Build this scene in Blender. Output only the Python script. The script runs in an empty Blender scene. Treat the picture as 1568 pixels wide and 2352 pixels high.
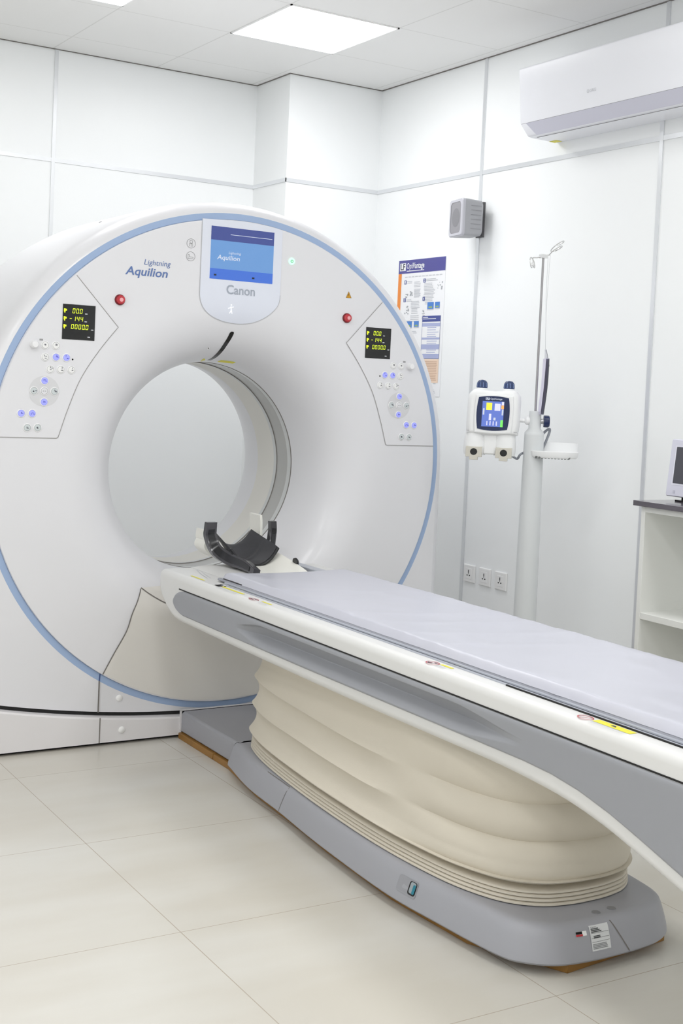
import bpy, bmesh, math, random
from mathutils import Vector, Matrix, noise
random.seed(7)
PI = math.pi
C = bpy.context.scene.collection

# ------------------------------------------------------------------ camera
SC = bpy.context.scene
F_PX, YAW, PITCH, ROLL, PPX, PPY = 3053.36, 0.578286, -0.0447874, 0.0478316, 971.16, 1034.78
fw = Vector((math.sin(YAW) * math.cos(PITCH), math.cos(YAW) * math.cos(PITCH), math.sin(PITCH)))
rt = fw.cross(Vector((0, 0, 1))).normalized()
up = rt.cross(fw)
rt2 = rt * math.cos(ROLL) + up * math.sin(ROLL)
up2 = -rt * math.sin(ROLL) + up * math.cos(ROLL)
cam = bpy.data.cameras.new('camera')
camo = bpy.data.objects.new('camera', cam)
C.objects.link(camo)
camo.matrix_world = Matrix(((rt2.x, up2.x, -fw.x, 0), (rt2.y, up2.y, -fw.y, 0), (rt2.z, up2.z, -fw.z, 1.30), (0, 0, 0, 1)))
cam.sensor_fit = 'VERTICAL'
cam.sensor_height = 36.0
cam.sensor_width = 24.0
cam.lens = F_PX * 36.0 / 2352.0
cam.shift_x = -(PPX - 784.0) / 2352.0
cam.shift_y = (PPY - 1176.0) / 2352.0
cam.clip_start = 0.05
SC.camera = camo

# ------------------------------------------------------------------ world, light levels, exposure
LAMP = 9.4          # ceiling panel emission
EXPOSURE = 0.2
world = bpy.data.worlds.new('world')
SC.world = world
world.use_nodes = True
world.node_tree.nodes['Background'].inputs[0].default_value = (0.9, 0.95, 1, 1)
world.node_tree.nodes['Background'].inputs[1].default_value = 0.3
SC.view_settings.view_transform = 'Standard'
SC.view_settings.look = 'None'
SC.view_settings.exposure = EXPOSURE
SC.view_settings.gamma = 1.0
SC.view_settings.use_curve_mapping = False
SC.cycles.max_bounces = 12
SC.cycles.diffuse_bounces = 8

# ------------------------------------------------------------------ helpers
def lin(c):
    return tuple(((v / 255) / 12.92 if v / 255 <= .04045 else (((v / 255) + .055) / 1.055) ** 2.4) for v in c)

def mat(name, rgb, rough=.5, metal=0.0, var=.02, scale=6.0, bump=0.0, bscale=40.0, spec=.5, emit=None, estr=0.0, coat=0.0):
    m = bpy.data.materials.new(name)
    m.use_nodes = True
    nt = m.node_tree
    b = nt.nodes['Principled BSDF']
    tc = nt.nodes.new('ShaderNodeTexCoord')
    nz = nt.nodes.new('ShaderNodeTexNoise')
    nz.inputs['Scale'].default_value = scale
    nz.inputs['Detail'].default_value = 3
    nt.links.new(tc.outputs['Object'], nz.inputs['Vector'])
    rp = nt.nodes.new('ShaderNodeValToRGB')
    c = lin(rgb)
    rp.color_ramp.elements[0].color = tuple(max(0, v * (1 - var)) for v in c) + (1,)
    rp.color_ramp.elements[1].color = tuple(min(1, v * (1 + var)) for v in c) + (1,)
    nt.links.new(nz.outputs['Fac'], rp.inputs['Fac'])
    nt.links.new(rp.outputs['Color'], b.inputs['Base Color'])
    b.inputs['Roughness'].default_value = rough
    b.inputs['Metallic'].default_value = metal
    b.inputs['Specular IOR Level'].default_value = spec
    if coat:
        b.inputs['Coat Weight'].default_value = coat
        b.inputs['Coat Roughness'].default_value = .08
    if bump:
        n2 = nt.nodes.new('ShaderNodeTexNoise')
        n2.inputs['Scale'].default_value = bscale
        nt.links.new(tc.outputs['Object'], n2.inputs['Vector'])
        bp = nt.nodes.new('ShaderNodeBump')
        bp.inputs['Strength'].default_value = bump
        bp.inputs['Distance'].default_value = .002
        nt.links.new(n2.outputs['Fac'], bp.inputs['Height'])
        nt.links.new(bp.outputs['Normal'], b.inputs['Normal'])
    if emit is not None:
        b.inputs['Emission Color'].default_value = lin(emit) + (1,)
        b.inputs['Emission Strength'].default_value = estr
    return m

def grid_mat(name, rgb, seam, px, py, ox, oy, w, rough, var=.02, mottle=None, bump=.0, spec=.5):
    """flat surface with straight joints every px / py metres (world X/Y)"""
    m = mat(name, rgb, rough, var=var, scale=1.5, bump=bump, spec=spec)
    nt = m.node_tree
    b = nt.nodes['Principled BSDF']
    rp = [n for n in nt.nodes if n.type == 'VALTORGB'][0]
    geo = nt.nodes.new('ShaderNodeNewGeometry')
    sep = nt.nodes.new('ShaderNodeSeparateXYZ')
    nt.links.new(geo.outputs['Position'], sep.inputs[0])
    facs = []
    for ax, p, o in (('X', px, ox), ('Y', py, oy)):
        s = nt.nodes.new('ShaderNodeMath'); s.operation = 'SUBTRACT'; s.inputs[1].default_value = o - p / 2
        nt.links.new(sep.outputs[ax], s.inputs[0])
        q = nt.nodes.new('ShaderNodeMath'); q.operation = 'FLOORED_MODULO'; q.inputs[1].default_value = p
        nt.links.new(s.outputs[0], q.inputs[0])
        d = nt.nodes.new('ShaderNodeMath'); d.operation = 'SUBTRACT'; d.inputs[1].default_value = p / 2
        nt.links.new(q.outputs[0], d.inputs[0])
        a = nt.nodes.new('ShaderNodeMath'); a.operation = 'ABSOLUTE'
        nt.links.new(d.outputs[0], a.inputs[0])
        l = nt.nodes.new('ShaderNodeMath'); l.operation = 'LESS_THAN'; l.inputs[1].default_value = w / 2
        nt.links.new(a.outputs[0], l.inputs[0])
        facs.append(l)
    mx = nt.nodes.new('ShaderNodeMath'); mx.operation = 'MAXIMUM'
    nt.links.new(facs[0].outputs[0], mx.inputs[0]); nt.links.new(facs[1].outputs[0], mx.inputs[1])
    mix = nt.nodes.new('ShaderNodeMix'); mix.data_type = 'RGBA'
    nt.links.new(mx.outputs[0], mix.inputs[0])
    src = rp.outputs['Color']
    if mottle:
        n3 = nt.nodes.new('ShaderNodeTexNoise'); n3.inputs['Scale'].default_value = 1.1; n3.inputs['Detail'].default_value = 4
        mp = nt.nodes.new('ShaderNodeMapping'); mp.inputs['Scale'].default_value = (1.0, 3.0, 1.0)
        nt.links.new(geo.outputs['Position'], mp.inputs['Vector'])
        nt.links.new(mp.outputs['Vector'], n3.inputs['Vector'])
        r3 = nt.nodes.new('ShaderNodeValToRGB')
        r3.color_ramp.elements[0].position = .38; r3.color_ramp.elements[1].position = .66
        nt.links.new(n3.outputs['Fac'], r3.inputs['Fac'])
        m3 = nt.nodes.new('ShaderNodeMix'); m3.data_type = 'RGBA'
        nt.links.new(r3.outputs['Color'], m3.inputs[0])
        m3.inputs[6].default_value = lin(mottle) + (1,)
        nt.links.new(src, m3.inputs[7])
        src = m3.outputs[2]
    nt.links.new(src, mix.inputs[6])
    mix.inputs[7].default_value = lin(seam) + (1,)
    nt.links.new(mix.outputs[2], b.inputs['Base Color'])
    return m

ORG = {}
def tag(o, label=None, cat=None, group=None, kind=None):
    if label: o['label'] = label
    if cat: o['category'] = cat
    if group: o['group'] = group
    if kind: o['kind'] = kind
    return o

def thing(name, loc, label, cat, group=None, rot=None):
    o = bpy.data.objects.new(name, None)
    C.objects.link(o)
    o.empty_display_size = .1
    o.location = loc
    if rot is not None:
        o.rotation_euler = rot
        ORG[o.name] = Vector((0, 0, 0))          # children given in local coordinates
    else:
        ORG[o.name] = Vector(loc)
    return tag(o, label, cat, group)

class MB:
    def __init__(s):
        s.v, s.f, s.m, s.sm = [], [], [], []
    def add(s, verts, faces, mi=0, smooth=False):
        n = len(s.v)
        s.v += [tuple(p) for p in verts]
        for f in faces:
            s.f.append([i + n for i in f]); s.m.append(mi); s.sm.append(smooth)
        return s
    def box(s, lo, hi, mi=0):
        x0, y0, z0 = lo; x1, y1, z1 = hi
        return s.add([(x0, y0, z0), (x1, y0, z0), (x1, y1, z0), (x0, y1, z0), (x0, y0, z1), (x1, y0, z1), (x1, y1, z1), (x0, y1, z1)],
                     [(0, 3, 2, 1), (4, 5, 6, 7), (0, 1, 5, 4), (1, 2, 6, 5), (2, 3, 7, 6), (3, 0, 4, 7)], mi)
    def loft(s, loops, mi=0, smooth=True, cap0=True, cap1=True, closed=True):
        n = len(loops[0]); v = [p for l in loops for p in l]; f = []
        for k in range(len(loops) - 1):
            for i in range(n if closed else n - 1):
                j = (i + 1) % n
                f.append((k * n + i, k * n + j, (k + 1) * n + j, (k + 1) * n + i))
        s.add(v, f, mi, smooth)
        if closed and cap0: s.add(loops[0], [tuple(range(n))[::-1]], mi)
        if closed and cap1: s.add(loops[-1], [tuple(range(n))], mi)
        return s
    def cyl(s, p0, p1, r0, r1=None, n=24, mi=0, caps=True):
        r1 = r0 if r1 is None else r1
        p0, p1 = Vector(p0), Vector(p1)
        d = (p1 - p0).normalized()
        a = d.orthogonal().normalized(); b = d.cross(a)
        L = [[p + (a * math.cos(t) + b * math.sin(t)) * r for t in [2 * PI * i / n for i in range(n)]] for p, r in ((p0, r0), (p1, r1))]
        return s.loft(L, mi, True, caps, caps)
    def lathe(s, base, axis, prof, n=32, mi=0):
        """prof: list of (radius, height along axis)"""
        base = Vector(base); d = Vector(axis).normalized()
        a = d.orthogonal().normalized(); b = d.cross(a)
        L = [[base + d * h + (a * math.cos(t) + b * math.sin(t)) * r for t in [2 * PI * i / n for i in range(n)]] for r, h in prof]
        return s.loft(L, mi, True, True, True)
    def tube(s, pts, r, n=10, mi=0):
        pts = [Vector(p) for p in pts]; L = []; pa = None
        for i, p in enumerate(pts):
            d = (pts[min(i + 1, len(pts) - 1)] - pts[max(i - 1, 0)]).normalized()
            a = d.orthogonal().normalized() if pa is None else (pa - d * pa.dot(d)).normalized()
            pa = a; b = d.cross(a)
            L.append([p + (a * math.cos(t) + b * math.sin(t)) * r for t in [2 * PI * k / n for k in range(n)]])
        return s.loft(L, mi, True)
    def prism(s, poly, ax, lo, hi, mi=0, smooth=False):
        """poly in the two other axes, extruded along ax between lo and hi"""
        def P(a, b, c):
            return {'x': (c, a, b), 'y': (a, c, b), 'z': (a, b, c)}[ax]
        return s.loft([[P(a, b, lo) for a, b in poly], [P(a, b, hi) for a, b in poly]], mi, smooth)
    def quad(s, a, b, c, d, mi=0):
        return s.add([a, b, c, d], [(0, 1, 2, 3)], mi)
    def build(s, name, mats, parent=None, bevel=0, seg=3, label=None, angle=40, sub=0):
        me = bpy.data.meshes.new(name)
        org = ORG.get(parent.name, Vector((0, 0, 0))) if parent else Vector((0, 0, 0))
        me.from_pydata([tuple(Vector(p) - org) for p in s.v], [], s.f)
        mats = mats if isinstance(mats, (list, tuple)) else [mats]
        for m in mats: me.materials.append(m)
        for p, mi, sm in zip(me.polygons, s.m, s.sm):
            p.material_index = mi; p.use_smooth = sm
        bm = bmesh.new(); bm.from_mesh(me)
        bmesh.ops.remove_doubles(bm, verts=bm.verts, dist=1e-5)
        bmesh.ops.recalc_face_normals(bm, faces=bm.faces)
        bm.to_mesh(me); bm.free()
        o = bpy.data.objects.new(name, me)
        C.objects.link(o)
        if parent:
            o.parent = parent
            ORG[o.name] = org
        if bevel:
            md = o.modifiers.new('bevel', 'BEVEL'); md.width = bevel; md.segments = seg
            md.limit_method = 'ANGLE'; md.angle_limit = math.radians(angle); md.harden_normals = False
            for p in me.polygons: p.use_smooth = True
        if sub:
            md = o.modifiers.new('sub', 'SUBSURF'); md.levels = sub; md.render_levels = sub
        if bevel or any(s.sm):
            md = o.modifiers.new('wn', 'WEIGHTED_NORMAL'); md.keep_sharp = True
            try:
                me.set_sharp_from_angle(angle=math.radians(angle))
            except Exception:
                pass
        if label: o['label'] = label
        return o

def text_mesh(body, height, shear=0.0, bold=0.0, res=3):
    cu = bpy.data.curves.new('lettering', 'FONT')
    cu.body = body; cu.size = 1.0; cu.shear = shear; cu.resolution_u = res
    cu.offset = bold
    to = bpy.data.objects.new('tmp', cu)
    C.objects.link(to)
    dg = bpy.context.evaluated_depsgraph_get()
    dg.update()
    me = bpy.data.meshes.new_from_object(to.evaluated_get(dg))
    vs = [tuple(v.co) for v in me.vertices]; fs = [tuple(p.vertices) for p in me.polygons]
    bpy.data.objects.remove(to); bpy.data.curves.remove(cu); bpy.data.meshes.remove(me)
    return vs, fs

def lettering(body, org, ax, up_, width, height, m, parent, shear=0.0, bold=0.0, name='lettering', mb=None, mi=0, res=3):
    """text fitted so that its left baseline is at org, total width and cap height as given"""
    vs, fs = text_mesh(body, 1, shear, bold, res)
    x0 = min(v[0] for v in vs); x1 = max(v[0] for v in vs)
    cap = 0.64
    ax, up_, org = Vector(ax), Vector(up_), Vector(org)
    b = mb or MB()
    b.add([org + ax * ((v[0] - x0) / (x1 - x0) * width) + up_ * (v[1] / cap * height) for v in vs], fs, mi)
    if mb is None:
        return b.build(name, m, parent)

def catmull(pts, n=8, closed=False):
    out = []
    P = [Vector(p) for p in pts]; N = len(P)
    rng = range(N) if closed else range(N - 1)
    for i in rng:
        g = (lambda k: P[k % N]) if closed else (lambda k: P[min(max(k, 0), N - 1)])
        p0, p1, p2, p3 = g(i - 1), g(i), g(i + 1), g(i + 2)
        for k in range(n):
            t = k / n
            out.append(.5 * ((2 * p1) + (-p0 + p2) * t + (2 * p0 - 5 * p1 + 4 * p2 - p3) * t * t + (-p0 + 3 * p1 - 3 * p2 + p3) * t ** 3))
    if not closed: out.append(P[-1])
    return out

def rrect(x0, y0, x1, y1, r, n=6):
    o = []
    for cx, cy, a in ((x1 - r, y1 - r, 0), (x0 + r, y1 - r, 90), (x0 + r, y0 + r, 180), (x1 - r, y0 + r, 270)):
        for k in range(n + 1):
            t = math.radians(a + 90 * k / n)
            o.append((cx + r * math.cos(t), cy + r * math.sin(t)))
    return o

# ------------------------------------------------------------------ materials
M = {}
M['wall'] = mat('wall_panel', (246, 248, 249), .35, var=.008, scale=1.2, spec=.4)
M['ceil'] = grid_mat('ceiling_tile', (240, 240, 239), (223, 223, 221), .515, .58, 2.45, 4.88, .006, .8, var=.01)
M['floor'] = grid_mat('floor_tile', (212, 210, 204), (178, 169, 156), .590, .672, 1.250, 4.203, .0026, .22, var=.02, mottle=(204, 200, 191), spec=.35)
M['strip'] = mat('anodised_strip', (226, 228, 231), .28, .65, var=.01)
M['gap'] = mat('dark_gap', (26, 26, 27), .7)
M['white'] = mat('gantry_white', (226, 226, 230), .32, var=.006, scale=2, coat=.15)
M['plinth'] = mat('plinth_white', (226, 224, 226), .4, var=.008)
M['blue'] = mat('blue_trim', (158, 180, 214), .4, var=.01)
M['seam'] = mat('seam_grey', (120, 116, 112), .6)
M['seam_l'] = mat('seam_light', (150, 148, 146), .6)
M['fascia'] = mat('fascia_white', (222, 226, 238), .12, var=.005, coat=.4)
M['black'] = mat('gloss_black', (18, 18, 20), .12)
M['button'] = mat('button_white', (240, 240, 240), .4)
M['btn_ring'] = mat('button_rim', (238, 238, 240), .35)
M['btn_blue'] = mat('button_lit', (150, 154, 220), .4, emit=(150, 156, 250), estr=.35)
M['btn_grey'] = mat('button_grey', (205, 212, 214), .4)
M['icon'] = mat('icon_dark', (92, 92, 104), .5)
M['icon_l'] = mat('icon_grey', (150, 150, 152), .5)
M['icon_b'] = mat('icon_blue', (84, 84, 190), .5)
M['red'] = mat('stop_red', (190, 40, 52), .25, coat=.3)
M['pink'] = mat('stop_mark', (240, 170, 175), .4)
M['green'] = mat('power_green', (180, 240, 200), .4, emit=(170, 255, 200), estr=.8)
M['txtblue'] = mat('logo_blue', (92, 118, 172), .4)
M['txtgrey'] = mat('logo_grey', (164, 171, 184), .3)
M['yellow'] = mat('sticker_yellow', (228, 220, 52), .5)
M['amber'] = mat('warning_amber', (205, 150, 30), .5)
M['led'] = mat('led_digit', (200, 220, 40), .5, emit=(205, 222, 40), estr=.75)
M['smallprint'] = mat('small_print', (204, 206, 210), .6)
M['band_grey'] = mat('bore_window', (178, 178, 176), .25, var=.02)
M['band_light'] = mat('bore_rim', (206, 208, 208), .3)
M['bore'] = mat('bore_lining', (224, 222, 216), .4, var=.01)
M['s_navy'] = mat('screen_navy', (14, 16, 26), .25, spec=.3, emit=(72, 84, 148), estr=.86)
M['s_sky'] = mat('screen_sky', (14, 16, 26), .25, spec=.3, emit=(112, 158, 214), estr=.86)
M['s_blue'] = mat('screen_blue', (14, 16, 26), .25, spec=.3, emit=(74, 118, 214), estr=.86)
M['s_white'] = mat('screen_white', (120, 124, 134), .3, emit=(220, 228, 245), estr=.6)
M['tab_white'] = mat('table_white', (220, 220, 219), .35, var=.006)
M['tab_grey'] = mat('table_grey', (150, 152, 158), .38, var=.012)
M['base_grey'] = mat('base_grey', (160, 161, 168), .42, var=.012)
M['bellows'] = mat('bellows_cream', (212, 205, 191), .75, var=.02, scale=5, bump=.12, bscale=260)
M['mattress'] = mat('mattress_vinyl', (192, 193, 204), .30, var=.01, scale=4)
M['rail'] = mat('couch_rail', (186, 190, 200), .3, .35)
M['rail_d'] = mat('couch_rail_dark', (110, 112, 120), .4, .2)
M['carbon'] = mat('carbon_dark', (60, 60, 64), .45, var=.15, scale=90)
M['pad'] = mat('black_pad', (24, 24, 29), .18)
M['arm'] = mat('dark_plastic', (58, 57, 62), .2, coat=.3)
M['cream'] = mat('cream_plastic', (244, 243, 236), .35)
M['wood'] = mat('plywood', (150, 108, 48), .45, var=.25, scale=14)
M['teal'] = mat('teal_plug', (28, 120, 140), .3)
M['metal'] = mat('steel', (196, 197, 200), .3, .7)
M['pole'] = mat('steel_pole', (165, 163, 165), .32, .75)
M['hookm'] = mat('polished_hook', (222, 222, 222), .2, .8)
M['inj'] = mat('injector_white', (240, 241, 242), .4, var=.006)
M['col'] = mat('stand_grey', (216, 219, 221), .42, var=.006)
M['navy'] = mat('navy_knob', (44, 62, 104), .35)
M['navy_d'] = mat('navy_bezel', (24, 40, 84), .25)
M['cable'] = mat('grey_cable', (140, 144, 152), .5)
M['i_bg'] = mat('injector_screen', (14, 16, 26), .25, spec=.3, emit=(108, 132, 216), estr=.86)
M['i_y'] = mat('icon_yellow', (225, 215, 60), .3, emit=(225, 215, 70), estr=.6)
M['i_l'] = mat('icon_lilac', (190, 190, 220), .3, emit=(190, 190, 222), estr=.6)
M['i_o'] = mat('icon_orange', (235, 150, 80), .3, emit=(240, 165, 90), estr=.6)
M['i_g'] = mat('icon_green', (100, 200, 90), .3, emit=(110, 205, 90), estr=.6)
M['spk'] = mat('speaker_grey', (168, 169, 174), .5, var=.01)
M['spk_f'] = mat('speaker_rim', (192, 192, 200), .45)
M['grille'] = mat('speaker_grille', (150, 149, 154), .7, bump=.4, bscale=500)
M['cone'] = mat('speaker_cone', (134, 134, 138), .7, bump=.4, bscale=500)
M['ac'] = mat('ac_white', (240, 241, 247), .25, var=.004)
M['ac_flap'] = mat('ac_flap', (212, 212, 226), .35, var=.004)
M['cab'] = mat('cabinet_white', (230, 231, 228), .45, var=.008)
M['counter'] = mat('dark_counter', (98, 94, 102), .12, var=.03)
M['mon'] = mat('monitor_white', (214, 214, 228), .4)
M['mon_s'] = mat('monitor_screen', (78, 78, 86), .35)
M['paper'] = mat('poster_paper', (243, 244, 247), .4)
M['p_navy'] = mat('poster_navy', (76, 74, 150), .4)
M['p_logo'] = mat('poster_black', (50, 50, 70), .4)
M['p_or'] = mat('poster_orange', (238, 140, 50), .4)
M['p_blue'] = mat('poster_blue', (70, 130, 210), .4)
M['p_green'] = mat('poster_green', (150, 178, 110), .4)
M['p_dblue'] = mat('poster_table_head', (62, 76, 150), .4)
M['p_lav'] = mat('poster_lavender', (172, 180, 218), .4)
M['p_pea'] = mat('poster_peach', (240, 214, 192), .4)
M['p_line'] = mat('poster_text', (200, 202, 208), .5)
M['p_draw'] = mat('poster_drawing', (172, 175, 180), .5)
M['p_brown'] = mat('poster_peach_text', (214, 180, 156), .5)
M['socket'] = mat('socket_white', (240, 240, 240), .35)
M['hole'] = mat('socket_hole', (40, 40, 42), .7)
M['card'] = mat('card_lilac', (222, 218, 238), .4)
M['card_g'] = mat('card_grey', (216, 218, 224), .4)
M['card_w'] = mat('card_white', (232, 234, 240), .4)
M['lamp'] = mat('lamp_diffuser', (255, 255, 255), .5, emit=(255, 255, 255), estr=LAMP)
M['lampframe'] = mat('lamp_frame', (244, 244, 244), .4)
M['wire'] = mat('thin_cord', (196, 198, 202), .5)

# ------------------------------------------------------------------ room shell
XR, YB, YC, XC0, ZC = 3.53, 6.32, 5.95, 3.00, 2.83
XL, YF = -2.3, -2.2
def struct(mb, name, m, label=None, bevel=0):
    o = mb.build(name, m, None, bevel)
    return tag(o, label, None, None, 'structure')
struct(MB().box((XL - .1, YF - .1, -.1), (XR + .1, YB + .1, 0)), 'floor', M['floor'], 'pale beige tiled floor of the scan room')
struct(MB().box((XL - .1, YF - .1, ZC), (XR + .1, YB + .1, ZC + .1)), 'ceiling', M['ceil'], 'white suspended tile ceiling')
struct(MB().box((XL - .1, YB, 0), (XR + .1, YB + .1, ZC)), 'wall_back', M['wall'], 'white panelled wall behind the scanner')
struct(MB().box((XR, YF - .1, 0), (XR + .1, YB, ZC)), 'wall_right', M['wall'], 'white panelled wall on the right')
struct(MB().box((XL - .1, YF - .1, 0), (XL, YB, ZC)), 'wall_left', M['wall'], 'white wall out of view on the left')
struct(MB().box((XL, YF - .1, 0), (XR, YF, ZC)), 'wall_front', M['wall'], 'white wall behind the camera')
struct(MB().box((XC0, YC, 0), (XR, YB, ZC)), 'wall_corner', M['wall'], 'boxed out white column in the room corner')
n = 0
def strip(lo, hi, lab):
    global n
    n += 1
    struct(MB().box(lo, hi), 'trim_%d' % n, M['strip'], lab)
strip((XL, YB - .004, 2.300), (XC0 - .004, YB, 2.319), 'horizontal metal joint strip on the back wall')
strip((XC0 - .004, YC - .004, 2.300), (XC0, YB - .004, 2.319), 'metal joint strip on the side of the corner column')
strip((XC0 - .004, YC - .004, 2.300), (XR - .004, YC, 2.319), 'metal joint strip on the front of the corner column')
strip((XR - .004, YF, 2.300), (XR, YC, 2.319), 'horizontal metal joint strip on the right wall')
for x in (1.953, .753, -.447, -1.647):
    strip((x - .0085, YB - .005, 0), (x + .0085, YB, ZC), 'vertical metal joint strip on the back wall')
for y in (5.027, 3.838, 2.648, 1.458, .268):
    strip((XR - .005, y - .010, 0), (XR, y + .010, ZC), 'vertical metal joint strip on the right wall')
# thin dark strips painted as the shadow line where the ceiling meets the walls
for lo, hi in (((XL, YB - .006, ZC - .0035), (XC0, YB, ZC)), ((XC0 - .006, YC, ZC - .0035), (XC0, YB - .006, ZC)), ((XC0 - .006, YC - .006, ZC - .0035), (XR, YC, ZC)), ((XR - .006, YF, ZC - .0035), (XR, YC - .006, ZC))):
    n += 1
    struct(MB().box(lo, hi), 'trim_%d' % n, M['seam'], 'thin dark strip painted as the shadow in the joint between ceiling and wall')

# ------------------------------------------------------------------ ceiling lights
def ceiling_light(x0, y0, label):
    w, d = .515, .58
    t = thing('ceiling_light', (x0 + w / 2, y0 + d / 2, ZC - .004), label, 'ceiling light', 'ceiling light panels')
    b = MB()
    for lo, hi in (((x0, y0), (x0 + w, y0 + .008)), ((x0, y0 + d - .008), (x0 + w, y0 + d)), ((x0, y0), (x0 + .008, y0 + d)), ((x0 + w - .008, y0), (x0 + w, y0 + d))):
        b.box((lo[0], lo[1], ZC - .005), (hi[0], hi[1], ZC - .0005))
    b.build('frame', M['lampframe'], t)
    MB().quad((x0 + .008, y0 + .008, ZC - .003), (x0 + .008, y0 + d - .008, ZC - .003), (x0 + w - .008, y0 + d - .008, ZC - .003), (x0 + w - .008, y0 + .008, ZC - .003)).build('diffuser', M['lamp'], t)
ceiling_light(2.45, 4.88, 'bright square ceiling light panel in front of the corner column')
ceiling_light(1.42, 4.81, 'square ceiling light panel cut off at the top left of the photo')
for x, y in ((-1.67, 2.49), (-1.67, .75), (-1.67, -.99), (2.45, 2.49), (.905, 2.49), (-.64, 2.49), (2.45, .75), (.905, .75), (-.64, .75), (2.45, -.99), (.905, -.99), (-.64, -.99)):  # unseen panels added as fill, laid out for the brightness they give
    ceiling_light(x, y, 'added ceiling light panel, unseen, placed to brighten the room')

# ------------------------------------------------------------------ CT gantry
GX, GY, GZ, BZ = 2.090, 4.480, 1.002, .971
G = thing('scanner_gantry', (GX, GY, 0), 'large white ring shaped scanner gantry with blue trim and round bore', 'scanner')
R_BORE, R_FL, D_FL = .400, .650, .302
def fy(x, z):
    r = math.hypot(x, z - BZ)
    u = min(1, max(0, (R_FL - r) / (R_FL - R_BORE)))
    return D_FL * (1 - max(0, 1 - u ** 2.5) ** .4)
def gp(x, z, proud=0.0):
    return (GX + x, GY + fy(x, z) - proud, z)
NT = 160
def circ(cx, cz, r, y):
    return [(GX + cx + r * math.cos(2 * PI * i / NT), GY + y, cz + r * math.sin(2 * PI * i / NT)) for i in range(NT)]
# disc face with funnel into the bore
loops = []
for k in range(27):
    t = k / 26 * PI / 2
    r = R_FL - (R_FL - R_BORE) * math.cos(t) ** .8 if k < 26 else R_FL
    loops.append(circ(0, BZ, r, D_FL * (1 - math.sin(t) ** .8)))
for k in range(1, 7):
    s = k / 6
    loops.append(circ(0, BZ + (GZ - BZ) * s, R_FL + (.882 - R_FL) * s, 0))
loops.append(circ(0, GZ, .8855, .0012)); loops.append(circ(0, GZ, .887, .004)); loops.append(circ(0, GZ, .887, .014))
MB().loft(loops, cap0=False, cap1=False).build('front_cover', M['white'], G)
MB().loft([circ(0, GZ, .8868, .0125), circ(0, GZ, .889, .0105), circ(0, GZ, .911, .010), circ(0, GZ, .912, .013)], cap0=False, cap1=False).build('trim_ring', M['blue'], G)
# housing: rounded top, straight sides, rests on the curved plinth
def gapz(x): return .088 + .12 * x * x
def outline(d, y, zb=None):
    R = .958 - d; L = []
    for i in range(65):
        a = PI * i / 64
        L.append((GX + R * math.cos(a), GY + y, GZ + R * math.sin(a)))
    for k in range(1, 13):
        L.append((GX - R, GY + y, GZ + (gapz(R) - GZ) * k / 12))
    for k in range(1, 24):
        x = -R + 2 * R * k / 24
        L.append((GX + x, GY + y, gapz(x)))
    for k in range(0, 12):
        L.append((GX + R, GY + y, gapz(R) + (GZ - gapz(R)) * k / 12))
    return L
prof = [(.047, .0105), (.040, .0125), (.028, .020), (.017, .032), (.009, .047), (.004, .066), (.001, .1), (0, .15), (0, .80), (.004, .85), (.016, .88), (.036, .895)]
b = MB()
b.loft([outline(d, y) for d, y in prof], cap0=False, cap1=False)
# front skirt below the ring
N2 = 48
inn, outl = [], []
for i in range(N2 + 1):
    a = PI + PI * i / N2
    x = .9095 * math.cos(a); z = GZ + .9095 * math.sin(a)
    inn.append((GX + x, GY + .0103, z + (.012 if i in (0, N2) else 0)))
    xo = x if 0 < i < N2 else math.copysign(.9125, x)
    outl.append((GX + xo, GY + .0103, min(gapz(xo), z)))
sk = MB()
sk.add(inn + outl, [(i, i + 1, N2 + 2 + i, N2 + 1 + i) for i in range(N2)])
for e_ in (0, N2):
    sk.add([inn[e_], (outl[e_][0], inn[e_][1], inn[e_][2]), outl[e_]], [(0, 1, 2)])
sk.build('front_skirt', M['white'], G)
# back face around the bore
bo = outline(.036, .895)
cc = (GX, GY, BZ)
bi = []
for p in bo:
    dx, dz = p[0] - GX, p[2] - BZ; l = math.hypot(dx, dz)
    bi.append((GX + dx / l * .52, GY + .895, BZ + dz / l * .52))
b.loft([bo, bi], smooth=False, cap0=False, cap1=False)
b.build('housing', M['white'], G)
# plinth
b = MB()
loops = []
for y, dz, dxx in ((-.022, -.004, 0), (-.025, -.010, 0), (-.025, None, 0)):
    L = []
    for k in range(41):
        x = -.965 + 1.93 * k / 40
        L.append((GX + x, GY + y, (gapz(x) - .010 + dz) if dz is not None else .012))
    loops.append(L)
back = [(p[0], GY + .88, p[2] + .004) for p in loops[0]]
b.loft([back] + loops + [[(p[0], GY + .88, .012) for p in loops[0]]], smooth=False, closed=False)
for sx in (0, -1):
    b.add([back[sx], loops[0][sx], loops[1][sx], loops[2][sx], (back[sx][0], GY + .88, .012)], [(0, 1, 2, 3, 4)])
b.build('plinth', M['plinth'], G)
MB().prism([(GX + x, gapz(x) + .004) for x in [-.955 + 1.91 * k / 30 for k in range(31)]] + [(GX + x, gapz(x) - .03) for x in [.955 - 1.91 * k / 30 for k in range(31)]], 'y', GY + .016, GY + .06).build('plinth_gap', M['gap'], G)
MB().box((GX - .94, GY + .0, .0005), (GX + .94, GY + .86, .016)).build('plinth_foot', M['gap'], G)
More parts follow.
